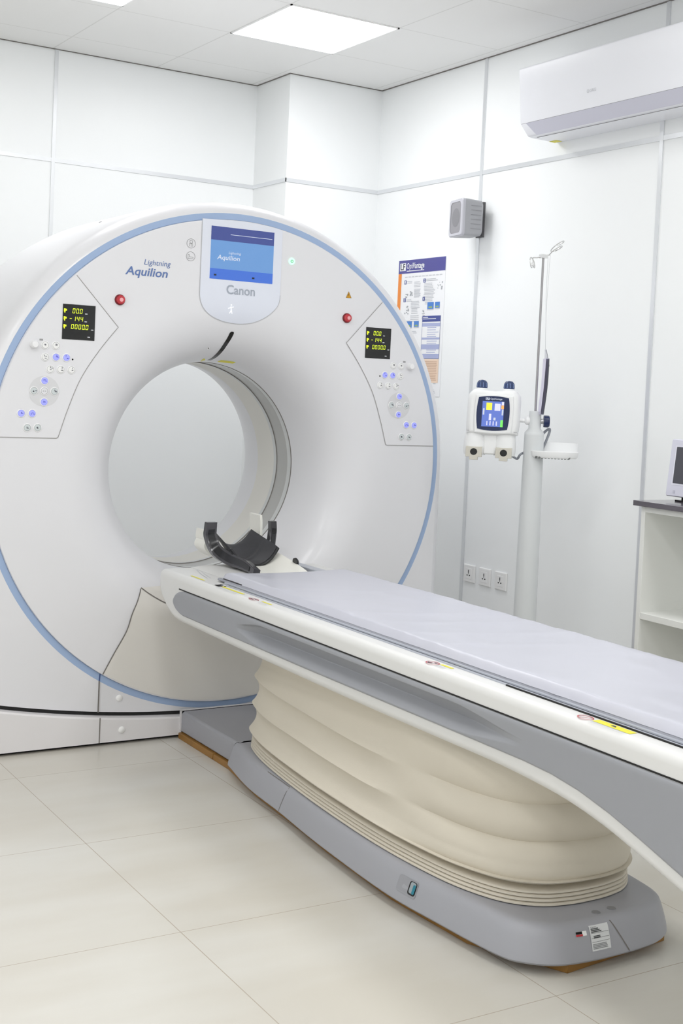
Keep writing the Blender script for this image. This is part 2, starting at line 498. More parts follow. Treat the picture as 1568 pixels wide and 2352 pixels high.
# bore
def band(name, y0, y1, r0, r1, m, sub=10):
    MB().loft([circ(0, BZ, r0 + (r1 - r0) * k / sub, y0 + (y1 - y0) * k / sub) for k in range(sub + 1)], cap0=False, cap1=False).build(name, m, G)
MB().loft([circ(0, BZ, .4004, .300), circ(0, BZ, .3985, .303), circ(0, BZ, .3985, .3055), circ(0, BZ, .4004, .307)], cap0=False, cap1=False).build('bore_seam', M['seam'], G)
band('bore_rim', .307, .338, .400, .400, M['band_light'], 2)
band('bore_window', .338, .432, .4015, .4015, M['band_grey'], 2)
MB().loft([circ(0, BZ, .4015, .431), circ(0, BZ, .3988, .432), circ(0, BZ, .3988, .4342), circ(0, BZ, .4, .4345)], cap0=False, cap1=False).build('bore_seam', M['seam'], G)
band('bore_rim', .4345, .460, .400, .400, M['band_light'], 2)
band('bore_lining', .460, .610, .400, .400, M['bore'], 4)
loops = []
for k in range(19):
    t = k / 18
    loops.append(circ(0, BZ, .400 + .12 * (1 - math.sqrt(max(0, 1 - t * t))), .610 + .285 * t))
MB().loft(loops, cap0=False, cap1=False).build('rear_flare', M['white'], G)

# patches that follow the face
def scan(outl, nz=40, nx=10, proud=.001, cx=0, mi=0, mb=None):
    zs = [p[1] for p in outl]; z0, z1 = min(zs), max(zs)
    rows = []
    for k in range(nz + 1):
        z = z0 + (z1 - z0) * min(max(k / nz, 1e-4), 1 - 1e-4)
        xs = []
        for i in range(len(outl)):
            (xa, za), (xb, zb) = outl[i], outl[(i + 1) % len(outl)]
            if (za - z) * (zb - z) < 0:
                xs.append(xa + (xb - xa) * (z - za) / (zb - za))
        if len(xs) < 2: continue
        xa, xb = min(xs), max(xs)
        rows.append([gp(xa + (xb - xa) * j / nx, z, proud) for j in range(nx + 1)])
    b = mb or MB()
    b.loft(rows, mi, True, closed=False)
    return b

def ribbon(pts, w, proud=.0016, closed=False, mb=None, mi=0):
    b = mb or MB(); P = [Vector((p[0], p[1])) for p in pts]; N = len(P); A, B = [], []
    # densify
    Q = []
    rng = range(N if closed else N - 1)
    for i in rng:
        a, c = P[i], P[(i + 1) % N]
        k = max(1, int((c - a).length / .02))
        for j in range(k): Q.append(a + (c - a) * j / k)
    if not closed: Q.append(P[-1])
    N = len(Q)
    for i in range(N):
        p0 = Q[(i - 1) % N] if (closed or i > 0) else Q[i]
        p1 = Q[(i + 1) % N] if (closed or i < N - 1) else Q[i]
        d = (p1 - p0); d = d.normalized() if d.length > 1e-9 else Vector((1, 0))
        nrm = Vector((-d.y, d.x)) * w / 2
        A.append(gp(*(Q[i] + nrm), proud)); B.append(gp(*(Q[i] - nrm), proud))
    if closed: A.append(A[0]); B.append(B[0])
    b.loft([A, B], mi, False, closed=False)
    return b

def arc(r, a0, a1, n=16, cz=GZ):
    return [(r * math.cos(math.radians(a0 + (a1 - a0) * k / n)), cz + r * math.sin(math.radians(a0 + (a1 - a0) * k / n))) for k in range(n + 1)]

# --- touch screen fascia
cx = .003
fo = [(cx - .161, 1.882), (cx - .161, 1.611)]
fo += [(cx + p.x, p.y) for p in catmull([Vector((a, z, 0)) for a, z in ((-.161, 1.611), (-.157, 1.588), (-.146, 1.565), (-.126, 1.545), (-.098, 1.530), (-.062, 1.519), (-.025, 1.5145), (.01, 1.5135), (.05, 1.519), (.085, 1.532), (.115, 1.550), (.139, 1.572), (.154, 1.592), (.1605, 1.613))], 4)][1:]
fo += [(cx + .161, 1.63), (cx + .161, 1.872)] + [(x, GZ + math.sqrt(.885 ** 2 - x * x)) for x in (.12, .06, 0, -.06, -.12)]
fb = scan(fo, 60, 12, .0015)
FASCIA = fb.build('screen_fascia', M['fascia'], G)
ribbon(fo[:55], .0022, .0018).build('fascia_seam', mat('fascia_edge', (186, 188, 194), .5), FASCIA)
x0, x1, z0, z1 = -.1225, .1295, 1.669, 1.859
sb = MB()
zA, zB = z0 + (z1 - z0) * .20, z0 + (z1 - z0) * .74
for za, zb, mi in ((z0, zA, 2), (zA, zB, 1), (zB, z1, 0)):
    sb.quad(gp(x0, za, .0022), gp(x1, za, .0022), gp(x1, zb, .0022), gp(x0, zb, .0022), mi)
sb.quad(gp(x0 + .076, z1 - .0265, .0026), gp(x1 - .008, z1 - .0265, .0026), gp(x1 - .008, z1 - .0247, .0026), gp(x0 + .076, z1 - .0247, .0026), 3)
for a in (.016, .168):
    sb.quad(gp(x0 + a, z0 + .012, .0026), gp(x0 + a + .010, z0 + .012, .0026), gp(x0 + a + .010, z0 + .018, .0026), gp(x0 + a, z0 + .018, .0026), 4)
sb.build('touch_screen', [M['s_navy'], M['s_sky'], M['s_blue'], M['s_white'], M['black']], FASCIA)
AX, UP = (1, 0, 0), (0, 0, 1)
lettering('Aquilion', gp(x0 + .026, z0 + .072, .0028), AX, UP, .090, .0155, M['s_white'], FASCIA, shear=.15, bold=.012)
lettering('Lightning', gp(x0 + .071, z0 + .0945, .0028), AX, UP, .049, .008, M['s_white'], FASCIA, shear=.15)
# maker's name in grey letters, heavier strokes
lettering('Canon', gp(-.054, 1.6195, .0026), AX, UP, .114, .030, M['txtgrey'], FASCIA, bold=.014)
wk = MB()
for a, c2, w in (((-.033, 1.574), (-.030, 1.561), .003), ((-.030, 1.561), (-.036, 1.549), .0024), ((-.030, 1.561), (-.026, 1.549), .0024), ((-.032, 1.571), (-.043, 1.566), .002), ((-.032, 1.571), (-.022, 1.573), .002), ((-.032, 1.578), (-.0315, 1.5815), .004)):
    ribbon([a, c2], w, .0022, mb=wk)
wk.build('walking_symbol', mat('lit_symbol', (200, 204, 214), .3, emit=(255, 255, 255), estr=.9), FASCIA)

# --- lettering on the face
lettering('Aquilion', gp(-.439, 1.657, .001), AX, UP, .157, .0265, M['txtblue'], G, shear=.18, bold=.016)
lettering('Lightning', gp(-.371, 1.6965, .001), AX, UP, .099, .0175, M['txtblue'], G, shear=.18)

# --- control panels, left and mirrored right
def disc(mb, x, z, r, proud, mi, n=20, h=None):
    p = [gp(x + r * math.cos(2 * PI * i / n), z + r * math.sin(2 * PI * i / n), proud) for i in range(n)]
    if h is None:
        mb.add(p, [tuple(range(n))], mi)
    else:
        q = [(a[0], a[1] + h, a[2]) for a in p]
        mb.loft([q, p], mi, False)
SEG = {'0': 'abcdef', '1': 'bc', '4': 'fgbc', '-': 'g'}
def seven(mb, ch, x, z, w, h, t, mi, proud):
    sl = .10
    def P(a, b2): return gp(x + a * w + sl * b2 * h, z + b2 * h, proud)
    tw = t / w; th = t / h
    S = {'a': (.08, 1 - th, .92, 1), 'g': (.08, .5 - th / 2, .92, .5 + th / 2), 'd': (.08, 0, .92, th),
         'f': (0, .54, tw, .95), 'b': (1 - tw, .54, 1, .95), 'e': (0, .05, tw, .46), 'c': (1 - tw, .05, 1, .46)}
    for k in SEG[ch]:
        a0, b0, a1, b1 = S[k]
        mb.quad(P(a0, b0), P(a1, b0), P(a1, b1), P(a0, b1), mi)
BT = [(-.7495, 1.394, 'knob'), (-.7105, 1.393, 'w'), (-.674, 1.394, 'w'), (-.7095, 1.3535, 'w'), (-.6725, 1.355, 'b'), (-.6365, 1.355, 'b'),
      (-.691, 1.313, 'w'), (-.6545, 1.3135, 'w'), (-.6175, 1.314, 'w'), (-.7085, 1.273, 'b'), (-.7435, 1.238, 'g'), (-.7085, 1.238, 'o'), (-.6735, 1.238, 'g'),
      (-.708, 1.201, 'b'), (-.784, 1.1605, 'b'), (-.747, 1.161, 'b'), (-.762, 1.1125, 'g'), (-.727, 1.1135, 'g')]
def control_panel(s):
    ol = [(-.6105, 1.638)] + [(-.4570, 1.4705)]
    ol += [(p[0], p[1]) for p in catmull([(-.4570, 1.4705), (-.5225, 1.385), (-.5835, 1.286), (-.6245, 1.181), (-.6475, 1.108), (-.6555, 1.082)], 6)][1:]
    ol += [(-.661, 1.079), (-.8795, 1.079)]
    ol += [p for p in arc(.8845, 175.0, 133.8, 16)]
    ol = [(s * x, z) for x, z in ol]
    cp = scan(ol, 60, 10, .0012).build('control_panel', M['white'], G)
    ribbon(ol[:len(ol) - 16], .0022, .0017).build('panel_seam', M['seam_l'], cp)
    # display
    x0 = -.6545 if s < 0 else .5425
    d = MB()
    w, h = .1135, .1195; zt = 1.5375
    d.box((GX + x0, GY - .0030, zt - h), (GX + x0 + w, GY - .0005, zt), 0)
    pr = .0034
    for row, txt, u0, v0 in ((0, '000', .29, .25), (1, '-144', .20, .475), (2, '00000', .26, .70)):
        for i, ch in enumerate(txt):
            if ch == ' ': continue
            xx = x0 + w * (u0 + i * .112)
            seven(d, ch, xx, zt - h * v0, .0088, .0165, .0019, 1, pr)
            if (row == 0 and i == 1) or (row == 2 and i == 3):
                d.quad(gp(xx + .0098, zt - h * v0, pr), gp(xx + .0114, zt - h * v0, pr), gp(xx + .0114, zt - h * v0 + .0019, pr), gp(xx + .0098, zt - h * v0 + .0019, pr), 1)
        for a, b2, ww, hh in ((.03, .03, .05, .09), (.07, .06, .05, .05), (.045, .0, .03, .05)):
            d.quad(gp(x0 + w * a, zt - h * (v0 - b2), pr), gp(x0 + w * (a + ww), zt - h * (v0 - b2), pr), gp(x0 + w * (a + ww), zt - h * (v0 - b2 - hh), pr), gp(x0 + w * a, zt - h * (v0 - b2 - hh), pr), 1)
        uu = (.68, .67, .88)[row]
        d.quad(gp(x0 + w * uu, zt - h * (v0 + .01), pr), gp(x0 + w * (uu + .075), zt - h * (v0 + .01), pr), gp(x0 + w * (uu + .075), zt - h * (v0 - .015), pr), gp(x0 + w * uu, zt - h * (v0 - .015), pr), 2)
    d.quad(gp(x0 + w * .78, zt - h * .92, pr), gp(x0 + w * .86, zt - h * .92, pr), gp(x0 + w * .86, zt - h * .895, pr), gp(x0 + w * .78, zt - h * .895, pr), 2)
    d.build('readout_display', [M['black'], M['led'], M['smallprint']], cp)
    pad = MB(); disc(pad, s * -.7085, 1.237, .052, .0016, 0, 40)
    pad.build('dial_pad', mat('dial_pad', (214, 214, 217), .35), cp)
    rr = random.Random(3)
    for x, z, k in BT:
        x = s * x
        b = MB()
        if k == 'knob':
            b.lathe(gp(x, z, .001), (0, -1, 0), [(.0135, 0), (.0135, .012), (.0122, .020), (.0095, .023), (.001, .0235)], 24)
            b.build('rotary_knob', M['btn_ring'], cp)
            e = MB(); e.quad(gp(x + s * .025 - .006, z + .014, .0016), gp(x + s * .025 + .006, z + .014, .0016), gp(x + s * .025 + .006, z + .020, .0016), gp(x + s * .025 - .006, z + .020, .0016))
            e.build('knob_symbol', M['icon_l'], cp)
            continue
        mats = [M['btn_ring'], {'w': M['button'], 'b': M['btn_blue'], 'g': M['btn_grey'], 'o': M['white']}[k], {'w': M['icon'], 'b': M['icon_b'], 'g': M['icon'], 'o': M['icon_l']}[k]]
        b.lathe(gp(x, z, .0008), (0, -1, 0), [(.0148, 0), (.0146, .0022), (.0128, .0036), (.0118, .0034), (.0114, .0012)], 24, 0)
        b.lathe(gp(x, z, .003), (0, -1, 0), [(.0110, 0), (.0108, .0012), (.0100, .0020), (.0001, .0024)], 20, 1)
        pr = .0062
        for q in range(3 if k != 'o' else 2):
            a0 = (rr.uniform(-.005, .003), rr.uniform(-.005, .004)); 
            hor = q % 2 == 0
            L = rr.uniform(.004, .007)
            if k == 'o': a0 = (-.006 + q * .007, -.0008); hor = True; L = .004
            X0, Z0 = x + a0[0], z + a0[1]; X1, Z1 = (X0 + L, Z0 + .0018) if hor else (X0 + .0018, Z0 + L)
            b.quad(gp(X0, Z0, pr), gp(X1, Z0, pr), gp(X1, Z1, pr), gp(X0, Z1, pr), 2)
        b.build('button', mats, cp)
    e = MB(); disc(e, s * -.6145, 1.350, .003, .0018, 0, 14); e.build('sensor_dot', M['black'], cp)
    return cp
control_panel(-1); control_panel(1)

# --- emergency stops, power lamp, pictograms, warnings
for s in (-1, 1):
    b = MB()
    x, z = s * .4545, 1.566
    b.lathe(gp(x, z, 0), (0, -1, 0), [(.019, 0), (.0185, .004), (.0165, .006)], 28, 1)
    b.lathe(gp(x, z, .004), (0, -1, 0), [(.0155, 0), (.0150, .009), (.012, .012), (.0001, .013)], 28, 0)
    disc(b, x, z, .007, .0178, 2, 16)
    b.build('emergency_stop_button', [M['red'], mat('stop_rim', (120, 20, 30), .4), M['pink']], G, label='red emergency stop button')
b = MB()
b.lathe(gp(.207, 1.761, 0), (0, -1, 0), [(.0135, 0), (.013, .002), (.0001, .0022)], 24, 0)
disc(b, .207, 1.761, .006, .0028, 1, 16); disc(b, .207, 1.761, .003, .0032, 0, 12)
b.build('power_lamp', [M['green'], mat('power_mark', (120, 200, 150), .4)], G, label='green glowing power lamp')
for z, kind in ((1.787, 0), (1.741, 1)):
    b = MB()
    ribbon([( -.198 + .0165 * math.cos(2 * PI * i / 24), z + .0165 * math.sin(2 * PI * i / 24)) for i in range(24)], .0014, .001, True, b)
    if kind == 0:
        ribbon([(-.198 + .0055 * math.cos(2 * PI * i / 12), z + .006 + .0055 * math.sin(2 * PI * i / 12)) for i in range(12)], .0014, .001, True, b)
        for p, q in (((-.204, z), (-.204, z - .011)), ((-.198, z), (-.198, z - .012)), ((-.192, z), (-.192, z - .011)), ((-.204, z), (-.192, z))):
            ribbon([p, q], .0014, .001, mb=b)
    else:
        for p, q in (((-.208, z + .006), (-.208, z - .008)), ((-.203, z + .006), (-.203, z - .002)), ((-.208, z + .006), (-.203, z + .006)), ((-.203, z - .002), (-.187, z - .003)), ((-.208, z - .008), (-.187, z - .008))):
            ribbon([p, q], .0014, .001, mb=b)
    b.build('pictogram', M['icon_l'], G)
b = MB()
b.add([gp(.447, 1.644, .001), gp(.470, 1.644, .001), gp(.4575, 1.668, .001)], [(0, 1, 2)], 0)
ribbon([(.447, 1.644), (.470, 1.644), (.4575, 1.668)], .0016, .0014, True, b, 1)
b.quad(gp(.4565, 1.652, .0016), gp(.4585, 1.652, .0016), gp(.4585, 1.660, .0016), gp(.4565, 1.660, .0016), 1)
b.build('warning_triangle', [M['amber'], mat('warning_dark', (90, 60, 20), .5)], G)
# laser slot
sp = catmull([(-.010, 1.484, 0), (-.0135, 1.462, 0), (-.019, 1.436, 0), (-.022, 1.405, 0), (-.0225, 1.388, 0), (-.0225, 1.3765, 0)], 8)
A, B = [], []
for i, p in enumerate(sp):
    w = .0085 * min(1, (.25 + i / 4)) ** .5
    A.append(gp(p.x - w, p.y, .0015)); B.append(gp(p.x + w, p.y, .0015))
MB().loft([A, B], 0, True, closed=False).build('laser_slot', M['black'], G)
b = MB(); disc(b, -.080, 1.419, .005, .001, 0, 14); disc(b, -.080, 1.419, .002, .0016, 1, 10)
b.build('laser_aperture', [M['btn_ring'], M['black']], G)
for x0, x1, z0, z1 in ((.020, .078, 1.3735, 1.3800), (-.060, -.040, 1.374, 1.382)):
    scan([(x0, z0), (x1, z0 - .004), (x1, z1 - .004), (x0, z1)], 6, 6, .0015).build('laser_sticker', M['yellow'], G)

# --- lower service cover: seams, screw caps
so = [(p[0], p[1]) for p in arc(.5355, 308.0, 232.0, 22, BZ)]
left = [(p[0], p[1]) for p in catmull([so[-1], (-.3455, .505), (-.366, .459), (-.385, .398), (-.427, .323), (-.4660, .250)], 5)][1:]
right = [(-x, z) for x, z in left][::-1]
low = arc(.8815, 238.2, 301.8, 24)
svc = scan(so + left + low + right, 60, 24, .0012).build('service_cover', mat('cover_white', (226, 223, 218), .35, var=.006, coat=.1), G)
ribbon(right + so + left, .0040, .0020).build('cover_seam', M['seam'], svc)
for s in (-1, 1):
    b = MB()
    b.box((GX + s * .4745 - .0018, GY + .006, gapz(.4745) - .002), (GX + s * .4745 + .0018, GY + .0108, .225))
    b.box((GX + s * .4785 - .0018, GY - .0262, .012), (GX + s * .4785 + .0018, GY - .0245, gapz(.4785) - .014))
    b.build('skirt_seam', M['seam'], G)
for s in (-1, 1):
    b = MB()
    p = [(s * x, z) for x, z in arc(.888, 238.0, 237.7, 2)] + [(s * x, z) for x, z in arc(.911, 238.5, 238.8, 2)]
    q = [(GX + x, GY + .0085, z) for x, z in p]
    b.add(q, [tuple(range(len(q)))])
    b.build('trim_joint', mat('trim_joint', (60, 80, 130), .5), G)
for s in (-1, 1):
    MB().lathe((GX + s * .398, GY + .0105, .158), (0, -1, 0), [(.012, 0), (.0118, .003), (.008, .006), (.0001, .0068)], 20).build('screw_cap', M['button'], G)
    MB().lathe((GX + s * .398, GY - .025, .052), (0, -1, 0), [(.012, 0), (.0118, .003), (.008, .006), (.0001, .0068)], 20).build('screw_cap', M['button'], G)
MB().box((GX - .41, GY + .35, GZ + .866), (GX - .37, GY + .375, GZ + .868)).build('top_vent_mark', M['icon_l'], G)

# ------------------------------------------------------------------ patient table
TX = 2.086
T = thing('patient_table', (TX, 2.9, 0), 'white and grey patient scan table on a cream bellows lift in front of the scanner', 'patient table')
# --- base
BX = 2.056
hwpts = [(4.04, .150), (4.06, .10), (4.066, 0)]
def base_loop():
    L = [(-.105, 4.002), (-.150, 3.998), (-.170, 3.985), (-.182, 3.93), (-.220, 3.724), (-.239, 3.471), (-.265, 3.194), (-.284, 2.813), (-.271, 2.59), (-.248, 2.37), (-.215, 2.30), (-.155, 2.256), (-.080, 2.241), (0, 2.238)]
    R_ = [(-x, y) for x, y in L[:-1]][::-1]
    pts = L + R_
    P = [Vector((x, y, 0)) for x, y in pts]
    c = catmull(P, 6)
    return [(p.x, p.y) for p in c]
BL = base_loop()
def inset(loop, d):
    n_ = len(loop); out = []
    area = sum(loop[i][0] * loop[(i + 1) % n_][1] - loop[(i + 1) % n_][0] * loop[i][1] for i in range(n_))
    sg = 1 if area > 0 else -1
    for i in range(n_):
        a, c = Vector(loop[(i - 2) % n_]), Vector(loop[(i + 2) % n_])
        t = (c - a).normalized(); nr = Vector((-t.y, t.x)) * sg
        out.append((loop[i][0] + nr.x * d, loop[i][1] + nr.y * d))
    return out
def at(loop, z): return [(BX + x, y, z) for x, y in loop]
prof = [(.006, .024), (.0, .030), (.001, .038), (.009, .066), (.016, .086), (.021, .097), (.028, .1045), (.038, .108), (.050, .1085)]
MB().loft([at(inset(BL, d), z) for d, z in prof]).build('base_cover', M['base_grey'], T)
# neck between base and gantry
b = MB()
b.prism([(TX - .170, .024), (TX - .170, .088), (TX - .162, .098), (TX + .162, .098), (TX + .170, .088), (TX + .170, .024)], 'y', 3.97, 4.452)
b.build('base_neck', M['base_grey'], T, .004, 2)
MB().box((TX - .035, 4.10, .0978), (TX + .06, 4.13, .0984)).build('warning_sticker', M['yellow'], T)
# neck slot frame in the plinth
b = MB()
b.box((GX - .180, GY - .029, .012), (GX - .173, GY - .0245, .101)); b.box((GX + .173, GY - .029, .012), (GX + .180, GY - .0245, .101)); b.box((GX - .180, GY - .029, .0995), (GX + .180, GY - .0245, .1035))
b.build('plinth_opening_frame', M['plinth'], G)
MB().box((GX - .173, GY - .0262, .012), (GX + .173, GY - .0250, .0995)).build('plinth_opening', M['gap'], G)
# seams, plug recess, screws and labels on the base
def on_base(y, z, side=-1, off=.0):
    """point on the left flank of the base at depth y, height z"""
    d = 0
    for (d0, z0), (d1, z1) in zip(prof[1:], prof[2:]):
        if z0 <= z <= z1: d = d0 + (d1 - d0) * (z - z0) / (z1 - z0)
    lp = inset(BL, d - off)
    best = None
    for i in range(len(lp)):
        a, c = lp[i], lp[(i + 1) % len(lp)]
        if (a[1] - y) * (c[1] - y) <= 0 and a[1] != c[1] and (a[0] + c[0]) * side > 0:
            t = (y - a[1]) / (c[1] - a[1]); best = a[0] + (c[0] - a[0]) * t
    return (BX + best, y, z)
def flank(pts, w, mb, mi=0, off=.0012):
    for (y0, z0), (y1, z1) in zip(pts, pts[1:]):
        d = Vector((y1 - y0, z1 - z0)).normalized(); nr = Vector((-d.y, d.x)) * w / 2
        mb.quad(on_base(y0 + nr.x, z0 + nr.y, -1, off), on_base(y1 + nr.x, z1 + nr.y, -1, off), on_base(y1 - nr.x, z1 - nr.y, -1, off), on_base(y0 - nr.x, z0 - nr.y, -1, off), mi)
b = MB()
flank([(3.476, .032), (3.472, .05), (3.468, .07), (3.464, .09), (3.460, .104)], .0022, b)
flank([(3.460, .1045), (3.52, .1045), (3.58, .1045), (3.63, .1045)], .0012, b)
b.build('base_seam', M['seam'], T)
# recessed plug on the flank
b = MB()
yy0, yy1, zz0, zz1 = 2.672, 2.752, .052, .091
def fl(y, z, o): return on_base(y, z, -1, o)
ring = rrect(yy0, zz0, yy1, zz1, .008, 4)
b.loft([[fl(y, z, .0012) for y, z in ring], [tuple(Vector(fl((y - 2.712) * .88 + 2.712, (z - .0715) * .82 + .0715, .0006)) + Vector((.0, 0, 0))) for y, z in ring]], 0, True, False, False)
b.add([fl((y - 2.712) * .88 + 2.712, (z - .0715) * .82 + .0715, .0007) for y, z in ring], [tuple(range(len(ring)))], 0)
b.build('plug_recess', mat('recess_grey', (150, 151, 157), .45), T)
b = MB()
r2 = rrect(2.676, .057, 2.705, .088, .006, 4)
b.add([fl(y, z, .0016) for y, z in r2], [tuple(range(len(r2)))], 0)
r3 = rrect(2.678, .061, 2.700, .087, .005, 4)
b.add([fl(y, z, .0022) for y, z in r3], [tuple(range(len(r3)))], 1)
r4 = rrect(2.678, .061, 2.688, .083, .003, 3)
b.add([fl(y, z, .0028) for y, z in r4], [tuple(range(len(r4)))], 2)
b.build('plug_socket', [M['black'], mat('plug_grey', (150, 160, 166), .3), M['teal']], T)
def on_nose(x, z, off=0.0):
    d = 0
    for (d0, z0), (d1, z1) in zip(prof[1:], prof[2:]):
        if z0 <= z <= z1: d = d0 + (d1 - d0) * (z - z0) / (z1 - z0)
    lp = inset(BL, d - off); xx = x - BX; best = None
    for i in range(len(lp)):
        a, c = lp[i], lp[(i + 1) % len(lp)]
        if (a[0] - xx) * (c[0] - xx) <= 0 and a[0] != c[0] and a[1] < 3:
            t = (xx - a[0]) / (c[0] - a[0]); best = a[1] + (c[1] - a[1]) * t
    return (x, best, z)
def nosequad(x0, z0, x1, z1, mb, mi, off, nx=4):
    nz = max(1, int((z1 - z0) / .004))
    for k in range(nx):
        a = x0 + (x1 - x0) * k / nx; c = x0 + (x1 - x0) * (k + 1) / nx
        for j in range(nz):
            za, zc = z0 + (z1 - z0) * j / nz, z0 + (z1 - z0) * (j + 1) / nz
            mb.quad(on_nose(a, za, off), on_nose(c, za, off), on_nose(c, zc, off), on_nose(a, zc, off), mi)
b = MB()
nosequad(TX - 0.098, .048, TX - 0.044, .100, b, 0, .001)
for k in range(3): nosequad(TX - 0.095, .0925 - k * .003, TX - 0.074 + k * .004, .0945 - k * .003, b, 1, .0016, 2)
for z in (.0845, .074, .0665): nosequad(TX - 0.096, z, TX - 0.046, z + .0006, b, 1, .0016)
for k in range(2): nosequad(TX - 0.090, .0775 - k * .0028, TX - 0.071, .0795 - k * .0028, b, 1, .0016, 2)
for k in range(4): nosequad(TX - 0.095, .061 - k * .003, TX - 0.056 + k * .001, .0628 - k * .003, b, 2, .0016, 2)
b.build('rating_plate', [mat('plate_paper', (218, 220, 222), .4), mat('plate_print', (70, 72, 74), .5), mat('plate_print_light', (140, 142, 144), .5)], T)
lettering('Canon', Vector(on_nose(TX - 0.095, .0955, .0018)), (1, 0, 0), (0, .25, .97), .016, .003, mat('plate_dark', (60, 60, 62), .5), T)
b = MB()
nosequad(TX - 0.136, .083, TX - 0.107, .0925, b, 0, .001); nosequad(TX - 0.136, .083, TX - 0.118, .0872, b, 1, .0015, 2); nosequad(TX - 0.136, .0876, TX - 0.119, .0925, b, 2, .0015, 2)
b.build('warning_plate', [M['button'], M['red'], M['black']], T)
b = MB()
for k in range(8):
    za, zc = .032 + k * .0088, .032 + (k + 1) * .0088
    xa = TX + .010 - k * .0055; xc = TX + .010 - (k + 1) * .0055
    b.quad(on_nose(xa - .0016, za, .001), on_nose(xa + .0016, za, .001), on_nose(xc + .0016, zc, .001), on_nose(xc - .0016, zc, .001))
b.build('base_seam', M['seam'], T)
for x, y in ((TX - .044, 2.300), (TX + .006, 2.303)):
    MB().lathe((x, y, .1080), (0, 0, 1), [(.011, 0), (.0105, .0018), (.0001, .002)], 18).build('screw_cap', mat('screw_grey', (130, 131, 134), .5), T)
# --- bellows
BE = []
for x, y in [(-.06, 3.955), (-.115, 3.93), (-.155, 3.86), (-.195, 3.68), (-.230, 3.38), (-.250, 3.08), (-.255, 2.85), (-.242, 2.64), (-.218, 2.52), (-.182, 2.438), (-.125, 2.386), (-.06, 2.366), (0, 2.362)]:
    BE.append(Vector((x, y, 0)))
BE = BE + [Vector((-p.x, p.y, 0)) for p in BE[:-1]][::-1]
BE = [(p.x, p.y) for p in catmull(BE, 8, True)]
def bell(d, z, wob=0.0, ph=0, dn=None):
    L = []
    lp = inset(BE, -d)
    ln = inset(BE, -(d if dn is None else dn))
    for i, (x, y) in enumerate(lp):
        w_ = min(1, max(0, (3.05 - BE[i][1]) / .50)); w_ = w_ * w_ * (3 - 2 * w_)
        x += (ln[i][0] - x) * w_; y += (ln[i][1] - y) * w_
        q = noise.noise(Vector((x * 6 + ph, y * 4, z * 5))) * wob
        L.append((2.072 + x, y, z + q))
    return L
bprof = [(-.012, .480), (-.010, .465)]
def scallop(z0, z1, out0, out1, depth):
    """cloth hanging between two wire hoops: sharp outside edges, hollow between"""
    o = []
    for k in range(1, 17):
        t = k / 16
        o.append((out0 + (out1 - out0) * t - depth * max(0, math.sin(PI * t)) ** .8, z0 + (z1 - z0) * t, -.012 + .020 * max(0, math.sin(PI * t)) ** .75 + (.014 * max(0, t - .6) / .4 if out1 > .01 else 0)))
    return o
bprof += [(-.004, .456)]
bprof += scallop(.456, .346, -.004, .004, .020)
bprof += scallop(.346, .256, .004, .008, .019)
bprof += scallop(.256, .170, .008, .014, .019)
bprof += [(.014, .1685), (.012, .1655), (.002, .161), (-.012, .157), (-.022, .152), (-.026, .149)]
b = MB()
b.loft([bell(p[0], p[1], .004 if .175 < p[1] < .44 else 0.0015, 0, p[2] if len(p) > 2 else None) for p in bprof], cap0=True, cap1=False)
stack = [(-.026, .1495), (-.014, .1478)]
for k in range(4):
    z = .146 - k * .0095
    stack += [(.000 + k * .001, z), (.003 + k * .001, z - .0025), (.003 + k * .001, z - .006), (.0, z - .0078), (-.008, z - .0086)]
b.loft([bell(d, z) for d, z in stack], cap0=False, cap1=True)
b.build('bellows', M['bellows'], T, angle=48)
# --- table body (side profile extruded across the width, softly rounded)
HW = .310
lowc = [(4.20, .477), (3.9, .473), (3.5, .469), (3.0, .466), (2.6, .467), (2.40, .468), (2.25, .464), (2.12, .455), (2.0, .436), (1.9, .412), (1.76, .376), (1.6, .333), (1.4, .283), (1.2, .243), (1.0, .215)]
topz = .637
side = [(.93, topz), (.93, .25), (.96, .222)] + [(p.x, p.y) for p in catmull([Vector((y, z, 0)) for y, z in lowc[::-1]], 4)]
side += [(4.235, .481), (4.27, .491), (4.30, .505), (4.345, .535), (4.366, .556), (4.376, .578), (4.377, .600), (4.374, topz)]
b = MB()
b.prism([(y, z) for y, z in side], 'x', TX - HW, TX + HW, 0, False)
body = b.build('table_body', M['tab_white'], T, .022, 6, angle=50)
BODY = body
